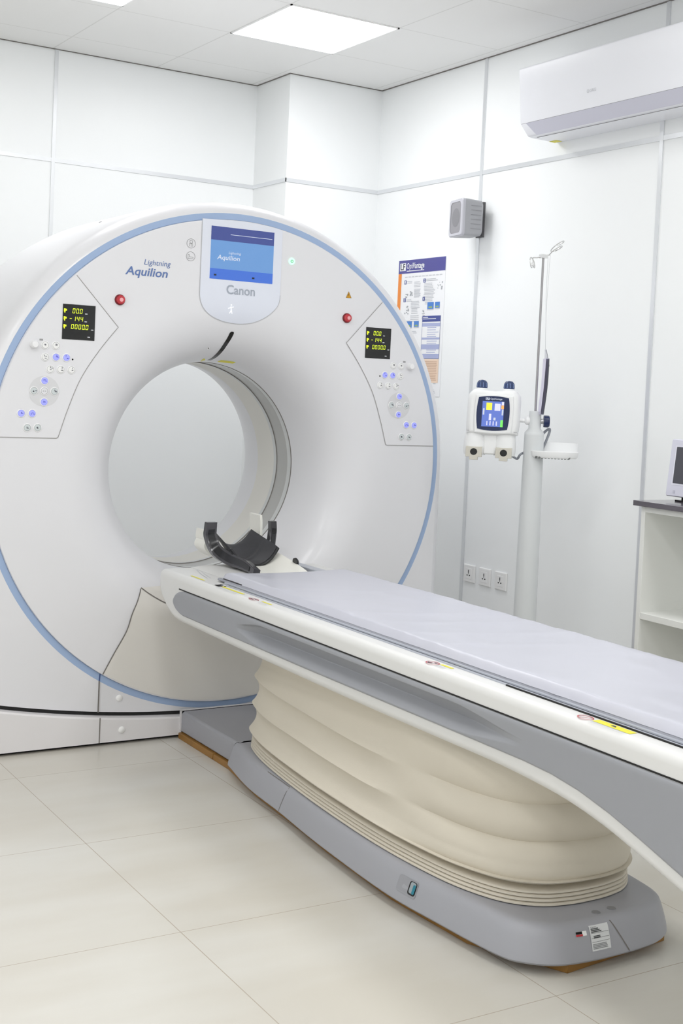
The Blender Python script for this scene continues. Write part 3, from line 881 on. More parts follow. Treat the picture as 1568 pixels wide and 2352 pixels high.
# --- grey side panels with scooped groove
tops = .588
def lowz(y):
    pts = [(1.0, .252), (1.2, .280), (1.4, .322), (1.6, .371), (1.764, .416), (1.884, .450), (1.975, .474), (2.072, .493), (2.162, .503), (2.26, .5065), (2.45, .506), (3.3, .504), (4.25, .506)]
    for (a, za), (c, zc) in zip(pts, pts[1:]):
        if a <= y <= c:
            t = (y - a) / (c - a); return za + (zc - za) * t
    return .506
def side_panel(s):
    ys = [.95 + .012 * k for k in range(266)]
    ys = [y for y in ys if y < 4.13] + [4.13 + .10 * math.sin(k / 14 * PI / 2) for k in range(15)]
    rows = []
    M_ = 60
    for y in ys:
        z0, z1 = lowz(min(y, 4.2)), tops
        if y > 4.13:   # rounded tip
            q = (y - 4.13) / .1001; h = math.sqrt(max(0, 1 - q * q)); c = (z0 + z1) / 2; z0, z1 = c + (z0 - c) * h, c + (z1 - c) * h
        D = 0
        if 2.25 < y < 3.72:
            D = min(1, (y - 2.25) / .30, (3.74 - y) / .20); D = D * D * (3 - 2 * D)
        row = []
        for k in range(M_ + 1):
            t = k / M_; z = z0 + (z1 - z0) * t
            o = .0065
            e = min(z - z0, z1 - z)
            if z1 - z < .012: o -= .0065 * (1 - math.sqrt(max(0, 1 - (1 - (z1 - z) / .012) ** 2)))
            if z - z0 < .004: o -= .004 * (1 - (z - z0) / .004)
            if y > 4.2: o = min(o, .0065)
            cc_ = .543
            def sq(v): return cc_ + (v - cc_) * (.30 + .70 * D)
            A_, B_, C_, E_ = sq(.5745), sq(.5705), sq(.5400), sq(.5120)
            if z > A_: g = 0
            elif z > B_: g = .42 * (A_ - z) / (A_ - B_)
            elif z > C_: g = .42 + .58 * (B_ - z) / (B_ - C_)
            elif z > E_: g = (z - E_) / (C_ - E_)
            else: g = 0
            o -= .032 * D * g
            row.append((TX + s * (HW + o - .001), y, z))
        rows.append(row)
    b = MB()
    b.loft(rows, 0, True, closed=False)
    b.build('side_panel', M['tab_grey'], T, angle=70)
side_panel(-1); side_panel(1)
# pocket for the panels cut into the body
def pocket(s):
    up_, lo_ = [], []
    for k in range(60):
        y = .90 + (4.13 - .90) * k / 59
        lo_.append((y, lowz(max(y, 1.0)) + .0008)); up_.append((y, tops - .0008))
    for k in range(1, 15):
        q = math.sin(k / 14 * PI / 2); y = 4.13 + .0995 * q; h = math.sqrt(max(0, 1 - q * q)); c = (.506 + tops) / 2
        lo_.append((y, c + (.507 - c) * h)); up_.append((y, c + (tops - .0008 - c) * h))
    poly = lo_ + up_[::-1]
    b = MB()
    x0, x1 = sorted((TX + s * (HW - .038), TX + s * (HW + .05)))
    b.prism(poly, 'x', x0, x1)
    return b.build('pocket', M['tab_white'])
cut = [pocket(-1), pocket(1)]
for c_ in cut:
    md = BODY.modifiers.new('cut', 'BOOLEAN'); md.operation = 'DIFFERENCE'; md.object = c_; md.solver = 'EXACT'
wn = BODY.modifiers.get('wn')
if wn: BODY.modifiers.remove(wn)
dg = bpy.context.evaluated_depsgraph_get(); dg.update()
nm = bpy.data.meshes.new_from_object(BODY.evaluated_get(dg))
BODY.modifiers.clear()
old = BODY.data; BODY.data = nm; bpy.data.meshes.remove(old); nm.name = 'table_body'
for p in nm.polygons: p.use_smooth = True
nm.set_sharp_from_angle(angle=math.radians(35))
md = BODY.modifiers.new('wn', 'WEIGHTED_NORMAL'); md.keep_sharp = True
for c_ in cut:
    me_ = c_.data; bpy.data.objects.remove(c_); bpy.data.meshes.remove(me_)
# recess behind the groove is cut by keeping the body inside; dark joint above the panel
for s in (-1, 1):
    b = MB()
    b.box((TX + s * HW - .0012, .95, .5885), (TX + s * HW + .0012, 4.19, .5922))
    b.build('panel_joint', M['gap'], T)
# --- couch top, rails
for s in (-1, 1):
    b = MB()
    b.box((TX + s * .2475 - .0035, .98, .630), (TX + s * .2475 + .0035, 3.96, .6450))
    b.box((TX + s * .2555 - .003, .98, .630), (TX + s * .2555 + .003, 3.93, .6405))
    b.build('couch_rail', M['rail'], T, .0008, 1)
    MB().box((TX + s * .2600 - .0018, .98, .636), (TX + s * .2600 + .0018, 2.403, .6402)).build('rail_gap', M['gap'], T)
    MB().box((TX + s * .2515 - .0008, .98, .6405), (TX + s * .2515 + .0008, 3.93, .6412)).build('rail_line', M['rail_d'], T)
b = MB()
b.prism([(TX - .244, .6445), (TX - .240, .6405), (TX + .240, .6405), (TX + .244, .6445), (TX + .241, .6485), (TX - .241, .6485)], 'y', .98, 4.03)
b.build('couch_top', mat('couch_grey', (150, 152, 162), .4), T)
MB().box((TX - .237, 3.86, .6485), (TX - .20, 4.00, .6520)).build('mattress_clip', M['carbon'], T)
MB().box((TX + .13, 4.02, .637), (TX + .17, 4.27, .660)).build('guide_rail', M['rail'], T, .002, 2)
MB().box((TX + .1285, 4.02, .648), (TX + .1300, 4.27, .6492)).build('guide_rail_line', M['rail_d'], T)
b = MB()
b.prism([(TX - .20, .6372), (TX - .14, .6440), (TX + .14, .6440), (TX + .20, .6372)], 'y', 4.03, 4.36)
b.build('deck_cradle', M['tab_white'], T, .003, 2)
b = MB()
sm = catmull([Vector((-.200, 4.300, 0)), Vector((-.225, 4.21, 0)), Vector((-.248, 4.10, 0))], 8)
for a, c in zip(sm, sm[1:]):
    for o, w in ((0, .0016), (.012, .0010)):
        b.quad((TX + a.x + o - w, a.y, .6378), (TX + a.x + o + w, a.y, .6378), (TX + c.x + o + w, c.y, .6378), (TX + c.x + o - w, c.y, .6378))
b.build('deck_seam', M['smallprint'], T)
ZT = .6376
for x0, x1, y0, y1 in ((-.281, -.273, 4.06, 4.17), (-.280, -.270, 3.76, 3.92), (-.284, -.277, 3.555, 3.62), (-.278, -.269, 2.60, 2.65), (-.287, -.2665, 1.955, 2.07)):
    MB().quad((TX + x0, y0, ZT), (TX + x1, y0, ZT), (TX + x1, y1, ZT), (TX + x0, y1, ZT)).build('caution_sticker', M['yellow'], T)
b = MB()
b.quad((TX - .279, 2.005, ZT + .0003), (TX - .272, 2.012, ZT + .0003), (TX - .272, 2.022, ZT + .0003), (TX - .279, 2.022, ZT + .0003), 0)
for k in range(3):
    for (ya, yb, xo) in ((1.955, 2.07, -.2905), (2.60, 2.65, -.287), (3.76, 3.92, -.290), (3.55, 3.62, -.2905)):
        b.quad((TX + xo - k * .004, ya + .01, ZT), (TX + xo + .0012 - k * .004, ya + .01, ZT), (TX + xo + .0012 - k * .004, yb, ZT), (TX + xo - k * .004, yb, ZT), 1)
b.build('small_print', [M['black'], M['smallprint']], T)
def no_sign(xc, yc, rx, ry, dark):
    b = MB()
    N3 = 28
    o_ = [(TX + xc + rx * math.cos(2 * PI * i / N3), yc + ry * math.sin(2 * PI * i / N3), ZT + .0004) for i in range(N3 + 1)]
    i_ = [(TX + xc + (rx - .0026) * math.cos(2 * PI * i / N3), yc + (ry - .0030) * math.sin(2 * PI * i / N3), ZT + .0004) for i in range(N3 + 1)]
    b.loft([o_, i_], 0, False, closed=False)
    b.quad((TX + xc - rx * .7, yc + ry * .62, ZT + .0006), (TX + xc - rx * .6, yc + ry * .72, ZT + .0006), (TX + xc + rx * .7, yc - ry * .62, ZT + .0006), (TX + xc + rx * .6, yc - ry * .72, ZT + .0006), 0)
    if dark:
        b.quad((TX + xc - rx * .6, yc + ry * .5, ZT + .0005), (TX + xc - rx * .1, yc + ry * .7, ZT + .0005), (TX + xc + rx * .1, yc, ZT + .0005), (TX + xc - rx * .3, yc - .1 * ry, ZT + .0005), 1)
        b.quad((TX + xc + rx * .1, yc - ry * .2, ZT + .0005), (TX + xc + rx * .5, yc + ry * .1, ZT + .0005), (TX + xc + rx * .6, yc - ry * .4, ZT + .0005), (TX + xc + rx * .2, yc - ry * .5, ZT + .0005), 1)
    b.build('prohibition_sign', [M['red'], M['icon']], T)
no_sign(-.2835, 2.673, .0145, .024, True)
no_sign(-.2825, 2.096, .0145, .022, False)
no_sign(-.2870, 3.665, .010, .030, True)
b = MB()
b.box((TX - .287, 3.925, ZT), (TX - .272, 3.955, ZT + .0012)); b.box((TX - .266, 3.945, ZT), (TX - .260, 3.965, ZT + .0012)); b.box((TX - .269, 3.915, ZT), (TX - .264, 3.925, ZT + .0012))
b.build('deck_marker', M['black'], T)

# ------------------------------------------------------------------ mattress
b = MB()
ny, nx = 220, 44
Y0, Y1 = .99, 4.022
rows = []
for j in range(ny + 1):
    y = Y0 + (Y1 - Y0) * j / ny
    hw = .236 + .006 * min(1, max(0, (4.0 - y) / 1.2))
    endf = min(1, (Y1 - y) / .03, (y - Y0) / .03)
    endf = math.sqrt(max(0, 1 - (1 - endf) ** 2))
    row = []
    # underside edge -> side -> top -> side
    N4 = nx
    for k in range(N4 + 1):
        t = k / N4
        u = -1 + 2 * t
        au = abs(u)
        x = u * hw
        edge = (hw - abs(x)) / .022
        h = math.sqrt(max(0, 1 - (1 - min(1, edge)) ** 2))
        ztop = .6700 - .006 * (1 - au ** 2.0)
        z = .6490 + (ztop - .6490) * h * endf
        p = Vector((x * 5, y * 2.2, 0))
        wr = noise.noise(p * 1.0) * .0016 + noise.noise(Vector((x * 9 + y * 6, y * 4 - x * 3, 3))) * .0011
        wr += max(0, noise.noise(Vector((x * 3 + y * 9.0, y * 1.2, 7.7))) - .12) * .0060
        wr += max(0, noise.noise(Vector((x * 7 - y * 5, y * 2.6 + x * 9, 4.4))) - .2) * .0045
        if au > .84: wr += noise.noise(Vector((x * 40, y * 34, 1))) * .0024 * min(1, (au - .84) / .08)
        z += wr * h * endf
        xx = x + (noise.noise(Vector((y * 22, 5 * u, 2))) * .0016 if au > .95 else 0)
        row.append((TX + xx, y, z))
    rows.append(row)
b.loft(rows, 0, True, closed=False)
bot = [[(p[0], p[1], .6488) for p in (r[0], r[-1])] for r in rows]
b.loft(bot, 0, False, closed=False)
mo = b.build('mattress', M['mattress'], None, angle=70)
tag(mo, 'long pale lilac vinyl mattress lying on the scan table', 'mattress')

# ------------------------------------------------------------------ head holder
Hh = thing('head_holder', (TX, 4.2, .64), 'curved dark and cream head holder at the scanner end of the table', 'head rest')
HX = TX - .008
def strap(path, wvec, th, name, m):
    """ribbon with thickness along a path; wvec half-width vectors per point"""
    P = [Vector(p) for p in path]; L = []
    for i, p in enumerate(P):
        d = (P[min(i + 1, len(P) - 1)] - P[max(i - 1, 0)]).normalized()
        w = Vector(wvec[i]); nr = d.cross(w).normalized() * th / 2
        r = []
        for a, c in ((-1, -1), (-.8, -1.25), (.8, -1.25), (1, -1), (1, 1), (.8, 1.25), (-.8, 1.25), (-1, 1)):
            r.append(p + w * a + nr * c)
        L.append(r)
    b = MB(); b.loft(L, 0, True)
    return b.build(name, m, Hh, angle=35)
def bar(P, W, dp, name, m, sd):
    L = []
    for i, p in enumerate(P):
        d = (P[min(i + 1, len(P) - 1)] - P[max(i - 1, 0)]).normalized()
        w = W[i]; q = d.cross(w).normalized() * dp
        if q.dot(Vector((-sd, 1, 0))) < 0: q = -q
        r = []
        for a, c in ((-1, 0), (-.86, -.12), (.86, -.12), (1, 0), (1, 1.8), (.86, 2), (-.86, 2), (-1, 1.8)):
            r.append(p + w * a + q * c)
        L.append(r)
    b = MB(); b.loft(L, 0, True)
    return b.build(name, m, Hh, angle=35)
for s in (-1, 1):
    pa = [(-.1217, 4.36, .796), (-.1237, 4.36, .765), (-.1225, 4.36, .745), (-.111, 4.34, .702), (-.0915, 4.28, .677), (-.0857, 4.18, .670), (-.0875, 4.08, .657)]
    wv = [(.0195, 0, .0), (.0205, 0, .002), (.0205, 0, .004), (.0175, 0, .013), (.009, 0, .0205), (.005, 0, .0185), (.002, 0, .010)]
    pp = [Vector((-s * p.x, p.y, p.z)) + Vector((TX - .010 * 0, 0, 0)) for p in catmull([Vector(p) for p in pa], 5)]
    ww = [Vector((-s * p.x, p.y, p.z)) for p in catmull([Vector(p) for p in wv], 5)]
    if s > 0: pp, ww = pp[:19], ww[:19]
    if s > 0: ww = [w * .62 for w in ww]
    bar(pp, ww, .012, 'support_arm', M['arm'], s)
    k0 = 4
    def nrm(i):
        d = (pp[min(i + 1, len(pp) - 1)] - pp[max(i - 1, 0)]).normalized(); q = d.cross(ww[i]).normalized()
        return -q if q.dot(Vector((-s, 1, 0))) > 0 else q
    bar([pp[i] + nrm(i) * .0032 for i in range(k0, len(pp) - 2)], [ww[i] * .58 for i in range(k0, len(pp) - 2)], .002, 'arm_pad', M['pad'], s)
    # cream arm behind
    zt_ = .812 if s > 0 else .758
    xo_ = 0 if s > 0 else .013
    pc = [(s * .112 + xo_, 4.475, zt_), (s * .115 + xo_, 4.475, zt_ - .03), (s * .114 + xo_, 4.47, .722), (s * .112, 4.46, .70), (s * .090, 4.45, .675), (s * .05, 4.43, .660), (s * .0, 4.42, .655)]
    pq = [p + Vector((HX, 0, 0)) for p in catmull([Vector(p) for p in pc], 4)]
    strap(pq, [(0, .045, 0)] * len(pq), .009, 'cream_arm', M['cream'])
# dark trough for the head
rows = []
for j in range(31):
    t = j / 30; y = 4.25 + .205 * t
    row = []
    q = max(0, (t - .45) / .55); q = q * q * (3 - 2 * q)
    fl_ = .657 + .046 * q
    ed = .716 + .042 * t
    hw = .094 - .018 * t
    for k in range(33):
        u = -1 + 2 * k / 32
        row.append((TX + .002 + u * hw, y + .02 * u * u * (1 - t), fl_ + (ed - fl_) * abs(u) ** 2.2 + .006 * math.exp(-((t - .47) / .04) ** 2) * (1 - abs(u))))
    rows.append(row)
b = MB()
b.loft(rows, 0, True, closed=False)
under = [[(p[0], p[1], p[2] - .010) for p in r] for r in rows]
b.loft(under, 0, True, closed=False)
def edge(a, c): b.loft([a, c], 0, True, closed=False)
edge(rows[0], under[0]); edge(rows[-1], under[-1]); edge([r[0] for r in rows], [r[0] for r in under]); edge([r[-1] for r in rows], [r[-1] for r in under])
b.build('head_cushion', M['carbon'], Hh, angle=50)
b = MB()
lip = [Vector(p) + Vector((0, -.003, -.005)) for p in rows[0]]
b.tube(lip, .0065, 8)
b.build('cushion_lip', M['pad'], Hh)
# cream support shell from couch to cushion
rows = []
for j in range(17):
    t = j / 16; y = 4.045 + .36 * t
    row = []
    for k in range(25):
        u = -1 + 2 * k / 24
        row.append((HX + .018 + u * ((.105 if u > 0 else .085) - .004 * t), y, .652 + (.002 + .052 * t ** .7) * (1 if u > 0 else .25) * abs(u) ** 2.2 - .010 * (1 - t) * abs(u) ** 4 - .002 * t))
    rows.append(row)
b = MB(); b.loft(rows, 0, True, closed=False)
under = [[(p[0], p[1], p[2] - .006) for p in r] for r in rows]
b.loft(under, 0, True, closed=False)
edge(rows[0], under[0]); edge(rows[-1], under[-1]); edge([r[0] for r in rows], [r[0] for r in under]); edge([r[-1] for r in rows], [r[-1] for r in under])
b.build('support_shell', M['cream'], Hh, angle=50)
MB().lathe((HX + .118, 4.16, .672), (1, 0, .15), [(.016, 0), (.016, .007), (.012, .011), (.0001, .012)], 18).build('locking_knob', M['pad'], Hh)

# ------------------------------------------------------------------ boards under the base
b = MB().prism([(-.150, 4.146), (-.150, 4.02), (-.194, 3.72), (-.212, 3.45), (-.236, 3.19), (-.254, 2.81), (-.235, 2.5), (-.122, 2.262), (.208, 2.298), (.235, 2.5), (.254, 2.81), (.22, 3.4), (.150, 4.02), (.150, 4.146)], 'z', 0, .0205)
b.v = [(BX + x, y, z) for x, y, z in b.v]
tag(b.build('plywood_board', M['wood'], None, .0015, 1), 'long varnished plywood board lying under the table base', 'board')
b = MB().box((2.072 - .166, 4.150, .0), (2.072 + .166, 4.452, .0215))
tag(b.build('plywood_board', M['wood'], None, .0015, 1), 'short plywood board lying under the neck next to the scanner', 'board')

# ------------------------------------------------------------------ contrast injector on its stand
SX, SY = 3.150, 4.05
cu = Vector((math.cos(YAW), -math.sin(YAW), 0))      # across, as the stand faces the table
ST = thing('contrast_injector', (SX, SY, 0), 'white two syringe contrast injector on a grey pedestal with steel drip pole', 'injector')
b = MB(); b.lathe((SX, SY, 0), (0, 0, 1), [(.20, .03), (.26, .035), (.27, .05), (.26, .065), (.06, .09), (.048, .11)], 36); b.build('pedestal_foot', M['col'], ST)
for k in range(5):
    a = 2 * PI * k / 5
    MB().cyl((SX + .2 * math.cos(a), SY + .2 * math.sin(a), .0), (SX + .2 * math.cos(a), SY + .2 * math.sin(a), .04), .03, n=18).build('castor', M['black'], ST)
MB().lathe((SX, SY, 0), (0, 0, 1), [(.046, .10), (.0435, .6), (.038, 1.150), (.0375, 1.160), (.024, 1.176), (.0235, 1.240), (.0225, 1.243)], 36).build('column', M['col'], ST)
MB().cyl((SX, SY, 1.243), (SX, SY, 1.832), .0046, n=16).build('drip_pole', M['pole'], ST)
# drip hooks
b = MB()
top = Vector((SX, SY, 1.835))
b.box((SX - .012, SY - .012, 1.828), (SX + .012, SY + .012, 1.842), 0)
vd = Vector((-math.sin(YAW), -math.cos(YAW), 0)); Z_ = Vector((0, 0, 1))
for st_, ax_, lo_, r_ in (((.016, .006), cu * .30 + Z_ * .95, cu * .86 + Z_ * .50, .026), ((-.024, -.006), -cu, Z_ * .97 - cu * .22, .020)):
    s0 = top + cu * st_[0] + Z_ * st_[1]
    c0 = s0 + lo_ * (r_ if st_[0] > 0 else -r_) + cu * (.006 if st_[0] > 0 else -.012)
    pts = [top, s0]
    for k in range(29):
        a = 2 * PI * k / 16
        sg = 1 if st_[0] > 0 else -1
        pts.append(c0 + ax_ * ((.020 if st_[0] > 0 else .010) * k / 16) + lo_ * (-sg * r_ * math.cos(a)) + (vd * .8 + ax_ * .42) * (r_ * .75 * math.sin(a)))
    b.tube(pts, .0022, 8)
b.build('drip_hook', M['hookm'], ST)
# joint, knob
J = Vector((SX, SY, 1.205))
MB().cyl(J - cu * .024, J - cu * .085, .008, n=16).build('joint_arm', M['inj'], ST)
b = MB(); b.lathe(J - cu * .018, -cu, [(.012, 0), (.0165, .006), (.0165, .014), (.011, .020), (.008, .022)], 24); b.build('ball_joint', M['inj'], ST)
MB().cyl(J + cu * .022, J + cu * .034, .010, n=18).build('knob_collar', M['metal'], ST)
b = MB(); b.lathe(J + cu * .033, cu, [(.0225, 0), (.0235, .003), (.0235, .019), (.020, .023), (.0001, .024)], 12); b.build('clamp_knob', M['navy_d'], ST)
# injector head (built in its own frame: a right, v up, w towards viewer)
hc = J - cu * .160
HR = math.radians(40)
hu = Vector((math.cos(HR), -math.sin(HR), 0)); hn = Vector((-math.sin(HR), -math.cos(HR), 0)); hv = (Vector((0, 0, 1)) + hu * .015).normalized()
hn = hn + Vector((0, 0, .04))
def hp(a, v, w): return tuple(hc + hu * a + hv * v + hn * w)
def hloft(polys, name, m, par=ST, mi=0, mb=None, angle=50, smooth=True):
    b = mb or MB()
    b.loft([[hp(a, v, w) for a, v in pl_] for pl_, w in polys], mi, smooth)
    if mb is None: return b.build(name, m, par, angle=angle)
def shrink(p, sx, sy, cx_, cy_): return [(cx_ + (a - cx_) * sx, cy_ + (c - cy_) * sy) for a, c in p]
bodyp = [(-.100, -.060), (-.102, -.02), (-.101, .07), (-.098, .092), (-.086, .106), (-.075, .112), (-.052, .113), (-.030, .108), (0, .106), (.030, .108), (.052, .113), (.075, .112), (.086, .106), (.098, .092), (.101, .07), (.101, -.02), (.096, -.060), (.05, -.066), (0, -.068), (-.05, -.066)]
HEAD = hloft([(shrink(bodyp, .86, .88, 0, .02), -.075), (shrink(bodyp, .96, .97, 0, .02), -.066), (bodyp, -.045), (bodyp, .012), (shrink(bodyp, .975, .98, 0, .02), .028), (shrink(bodyp, .90, .91, 0, .02), .040), (shrink(bodyp, .78, .80, 0, .02), .043)], 'injector_head', M['inj'])
# swollen bezel, navy frame, display
def pill(x0, y0, x1, y1, bul, n_=10):
    o = []
    for (ax_, ay), (bx, by), (nx_, ny_) in (((x1, y0), (x1, y1), (1, 0)), ((x1, y1), (x0, y1), (0, 1)), ((x0, y1), (x0, y0), (-1, 0)), ((x0, y0), (x1, y0), (0, -1))):
        for k in range(n_):
            t = k / n_; q = bul * 4 * t * (1 - t)
            o.append((ax_ + (bx - ax_) * t + nx_ * q, ay + (by - ay) * t + ny_ * q))
    return o
bz = pill(-.068, -.055, .074, .088, .004)
hloft([(bz, .036), (bz, .046), (shrink(bz, .97, .97, .003, .016), .050), (shrink(bz, .9, .9, .003, .016), .051)], 'bezel', M['inj'], HEAD)
nv = pill(-.056, -.040, .058, .080, .006)
hloft([(nv, .049), (nv, .0525)], 'navy_frame', M['navy_d'], HEAD, smooth=False)
b = MB()
def hq(a0, v0, a1, v1, w, mi): b.quad(hp(a0, v0, w), hp(a1, v0, w), hp(a1, v1, w), hp(a0, v1, w), mi)
hq(-.041, -.031, .041, .066, .0530, 0)
hq(-.026, .032, -.004, .060, .0534, 1); hq(.006, .031, .028, .058, .0534, 2); hq(.031, .038, .041, .052, .0534, 3); hq(.032, .053, .041, .065, .0534, 2)
hq(.031, -.031, .041, -.004, .0534, 4); hq(-.014, -.006, -.005, .018, .0534, 2); hq(.004, -.006, .012, .004, .0534, 5); hq(-.038, .014, -.032, .038, .0534, 5); hq(.034, .014, .040, .036, .0534, 5)
for k in range(4): hq(-.022 + k * .012, -.026, -.018 + k * .012, -.010, .0534, 2)
b.build('display', [M['i_bg'], M['i_y'], M['i_l'], M['i_o'], M['i_g'], M['s_white']], HEAD)
b = MB(); hq(-.030, .0705, -.015, .0795, .0532, 0); b.build('maker_badge', M['s_white'], HEAD)
b = MB()
lettering('LF', hp(-.028, .0722, .0536), hu, hv, .011, .006, None, None, mb=b, mi=0, bold=.02)
b.build('lettering', M['navy_d'], HEAD)
b = MB()
lettering('OptiVantage', hp(-.012, .0722, .0536), hu, hv, .045, .0060, None, None, mb=b, mi=0, bold=.01)
b.build('lettering', M['s_white'], HEAD)
# knobs on top
for a in (-.052, .052):
    b = MB()
    b.lathe(hp(a, .104, -.012), hv, [(.024, 0), (.0225, .012), (.0215, .014)], 24, 0)
    b.build('knob_seat', M['inj'], HEAD)
    b = MB()
    b.lathe(hp(a, .117, -.012), hv, [(.0210, 0), (.0205, .016), (.0185, .024), (.013, .030), (.0001, .0325)], 24, 0)
    for k in range(10):
        t = 2 * PI * k / 10
        c0 = Vector(hp(a, .121, -.012)) + (hu * math.cos(t) + hn * math.sin(t)) * .0204
        b.cyl(c0, c0 + hv * .017 - (hu * math.cos(t) + hn * math.sin(t)) * .0016, .0016, n=6, mi=1)
    b.build('manual_knob', [M['navy'], mat('knob_rib', (120, 140, 186), .3)], HEAD)
# two syringe barrels with metal faceplates
for a in (-.064, .050):
    b = MB()
    ring_ = [(a + .044 * math.cos(2 * PI * i / 28), .028 * math.sin(2 * PI * i / 28)) for i in range(28)]
    L = []
    for v, s_ in ((-.040, .80), (-.060, .90), (-.080, .96), (-.105, 1.0), (-.128, .98), (-.140, .92)):
        L.append([hp(a + (x - a) * s_, v - .012 * max(0, -(y / .028)) * 0, y * 1.35 * s_ + .004) for x, y in ring_])
    b.loft(L, 0, True)
    b.build('syringe_barrel', M['inj'], HEAD)
    b = MB()
    P_ = [hp(a - .031, -.149, .046), hp(a + .031, -.149, .046), hp(a + .031, -.110, .046), hp(a - .031, -.110, .046)]
    P0 = [hp(a - .031, -.149, .020), hp(a + .031, -.149, .020), hp(a + .031, -.106, .020), hp(a - .031, -.106, .020)]
    b.loft([P0, P_], 0, False)
    b.loft([[hp(a - .016, -.160, .022), hp(a + .016, -.160, .022), hp(a + .016, -.140, .022), hp(a - .016, -.140, .022)], [hp(a - .016, -.160, .047), hp(a + .016, -.160, .047), hp(a + .016, -.138, .047), hp(a - .016, -.138, .047)]], 0, False)
    b.build('faceplate', mat('faceplate_metal', (206, 202, 192), .35, .4), HEAD, .001, 2)
    b = MB()
    for r_, w_ in ((.013, .0475),):
        q = [hp(a + r_ * 1.05 * math.cos(2 * PI * i / 20), -.129 + r_ * math.sin(2 * PI * i / 20), w_) for i in range(20)]
        b.add(q, [tuple(range(20))])
    b.build('syringe_port', M['black'], HEAD)
b = MB(); b.loft([[hp(x, v, w) for x, w in ((-.03, -.03), (.02, -.03), (.02, .03), (-.03, .03))] for v in (-.055, -.085, -.125, -.137)], 0, True)
b.build('barrel_bridge', M['inj'], HEAD, .006, 3)
b = MB(); b.loft([[hp(x, v, .041) for x in (-.098, -.05, 0, .05, .096)] for v in (-.0475, -.0490)], 0, False, closed=False); b.build('head_seam', M['icon_l'], HEAD)
# cables
b = MB()
b.tube(catmull([Vector(hp(.075, -.135, -.01)), Vector(hp(.10, -.148, -.02)), J + Vector((0, 0, -.132)) - cu * .05, J + Vector((0, .03, -.12)) - cu * .01], 8), .0045, 10)
b.build('head_cable', M['cable'], ST)
b = MB()
b.tube(catmull([J + cu * .024 + Vector((0, .02, -.098)), J + cu * .052 + Vector((0, .03, -.050)), J + cu * .072 + Vector((0, .03, -.030)), J + cu * .078 + Vector((0, .03, -.036)), J + cu * .066 + Vector((0, .03, -.075)), J + cu * .045 + Vector((0, .03, -.130)), J + cu * .03 + Vector((0, .02, -.19))], 8), .0050, 10)
b.build('loop_cable', M['cable'], ST)
# tray
cn = Vector((-math.sin(YAW), -math.cos(YAW), 0))
tc = Vector((SX, SY, 1.087))
def tp(a, d, z): return tuple(tc + cu * a + cn * d + Vector((0, 0, z)))
to = [(-.012, .03), (.0, .055), (.04, .072), (.09, .075), (.14, .062), (.168, .035), (.172, 0), (.166, -.035), (.12, -.05), (.05, -.05), (0, -.045)]
tor = [(p.x, p.y) for p in catmull([Vector((x, y, 0)) for x, y in to], 5, True)]
b = MB()
def sc(p, k): return [(.08 + (x - .08) * k, .01 + (y - .01) * k) for x, y in p]
b.loft([[tp(x, y, -.020) for x, y in sc(tor, .90)], [tp(x, y, -.014) for x, y in sc(tor, .97)], [tp(x, y, .004) for x, y in tor], [tp(x, y, .006) for x, y in sc(tor, .98)], [tp(x, y, .004) for x, y in sc(tor, .95)], [tp(x, y, -.008) for x, y in sc(tor, .92)]], 0, True)
# back wall
bw = [(x, y) for x, y in tor if y < -.02]
bw.sort()
b.loft([[tp(x, y, -.005) for x, y in bw], [tp(x, y, .038) for x, y in bw], [tp(x, y + .003, .038) for x, y in bw], [tp(x, y + .003, -.005) for x, y in bw]], 0, False, closed=False)
TRAY = b.build('tray', M['inj'], ST, angle=40)
b = MB()
for k in range(11):
    a = .004 + k * .0125
    q = [tp(a, .03, -.024), tp(a + .007, .03, -.024), tp(a + .007, .062, -.019), tp(a, .062, -.019)]
    q2 = [(p[0], p[1], p[2] + .006) for p in q]
    b.loft([q, q2], 0, False)
b.build('tray_slots', mat('tray_slot', (110, 112, 112), .6), TRAY)

# hanging instruction cards
hk = top + cu * .026 + Vector((0, 0, .006))
HC = thing('instruction_cards', tuple(hk + Vector((0, 0, -.58))), 'thin bundle of instruction cards hanging on a cord from the drip pole hook', 'cards')
b = MB()
b.tube(catmull([hk, hk + cu * -.004 + Vector((0, 0, -.18)), hk + cu * -.004 + Vector((0, 0, -.24)), hk + cu * .001 + Vector((0, 0, -.368))], 6), .0007, 6)
b.tube(catmull([hk + cu * -.008, hk + cu * -.0075 + Vector((0, 0, -.16)), hk + cu * -.004 + Vector((0, 0, -.245)), hk + cu * -.001 + Vector((0, 0, -.33)), hk + cu * .001 + Vector((0, 0, -.368))], 6), .0007, 6)
b.build('cord', M['wire'], HC)
for k, (m_, a0, a1) in enumerate((('card', -.006, -.001), ('card_w', -.003, .001), ('card', 0, .003), ('card_w', .002, .005), ('card_g', .004, .008))):
    rows = []
    for j in range(13):
        t = j / 12
        c_ = hk + Vector((0, 0, -.395 - .215 * t)) + cu * (a0 + .005 * (1 - t) ** 2 - .006 * t + (.006 if m_ != 'card_g' else .009) * math.sin(t * PI) * .6)
        dr = (cn * .95 + cu * (.015 + .006 * k)).normalized()
        rows.append([tuple(c_ - dr * .055), tuple(c_ + dr * .055)])
    b = MB(); b.loft(rows, 0, False, closed=False)
    back_ = [[tuple(Vector(p) + cu * .0012) for p in r] for r in rows]
    b.loft(back_, 0, False, closed=False)
    b.build('card', M[m_], HC)
b = MB()
cc0 = hk + Vector((0, 0, -.36)); dr = (cn * .95 + cu * .04).normalized()
b.loft([[tuple(cc0 + dr * a + Vector((0, 0, .0))) for a in (-.02, .02)], [tuple(cc0 + dr * a + cu * .006 + Vector((0, 0, -.045))) for a in (-.056, .056)], [tuple(cc0 + dr * a + cu * .010 + Vector((0, 0, -.065))) for a in (-.056, .056)]], 0, False, closed=False)
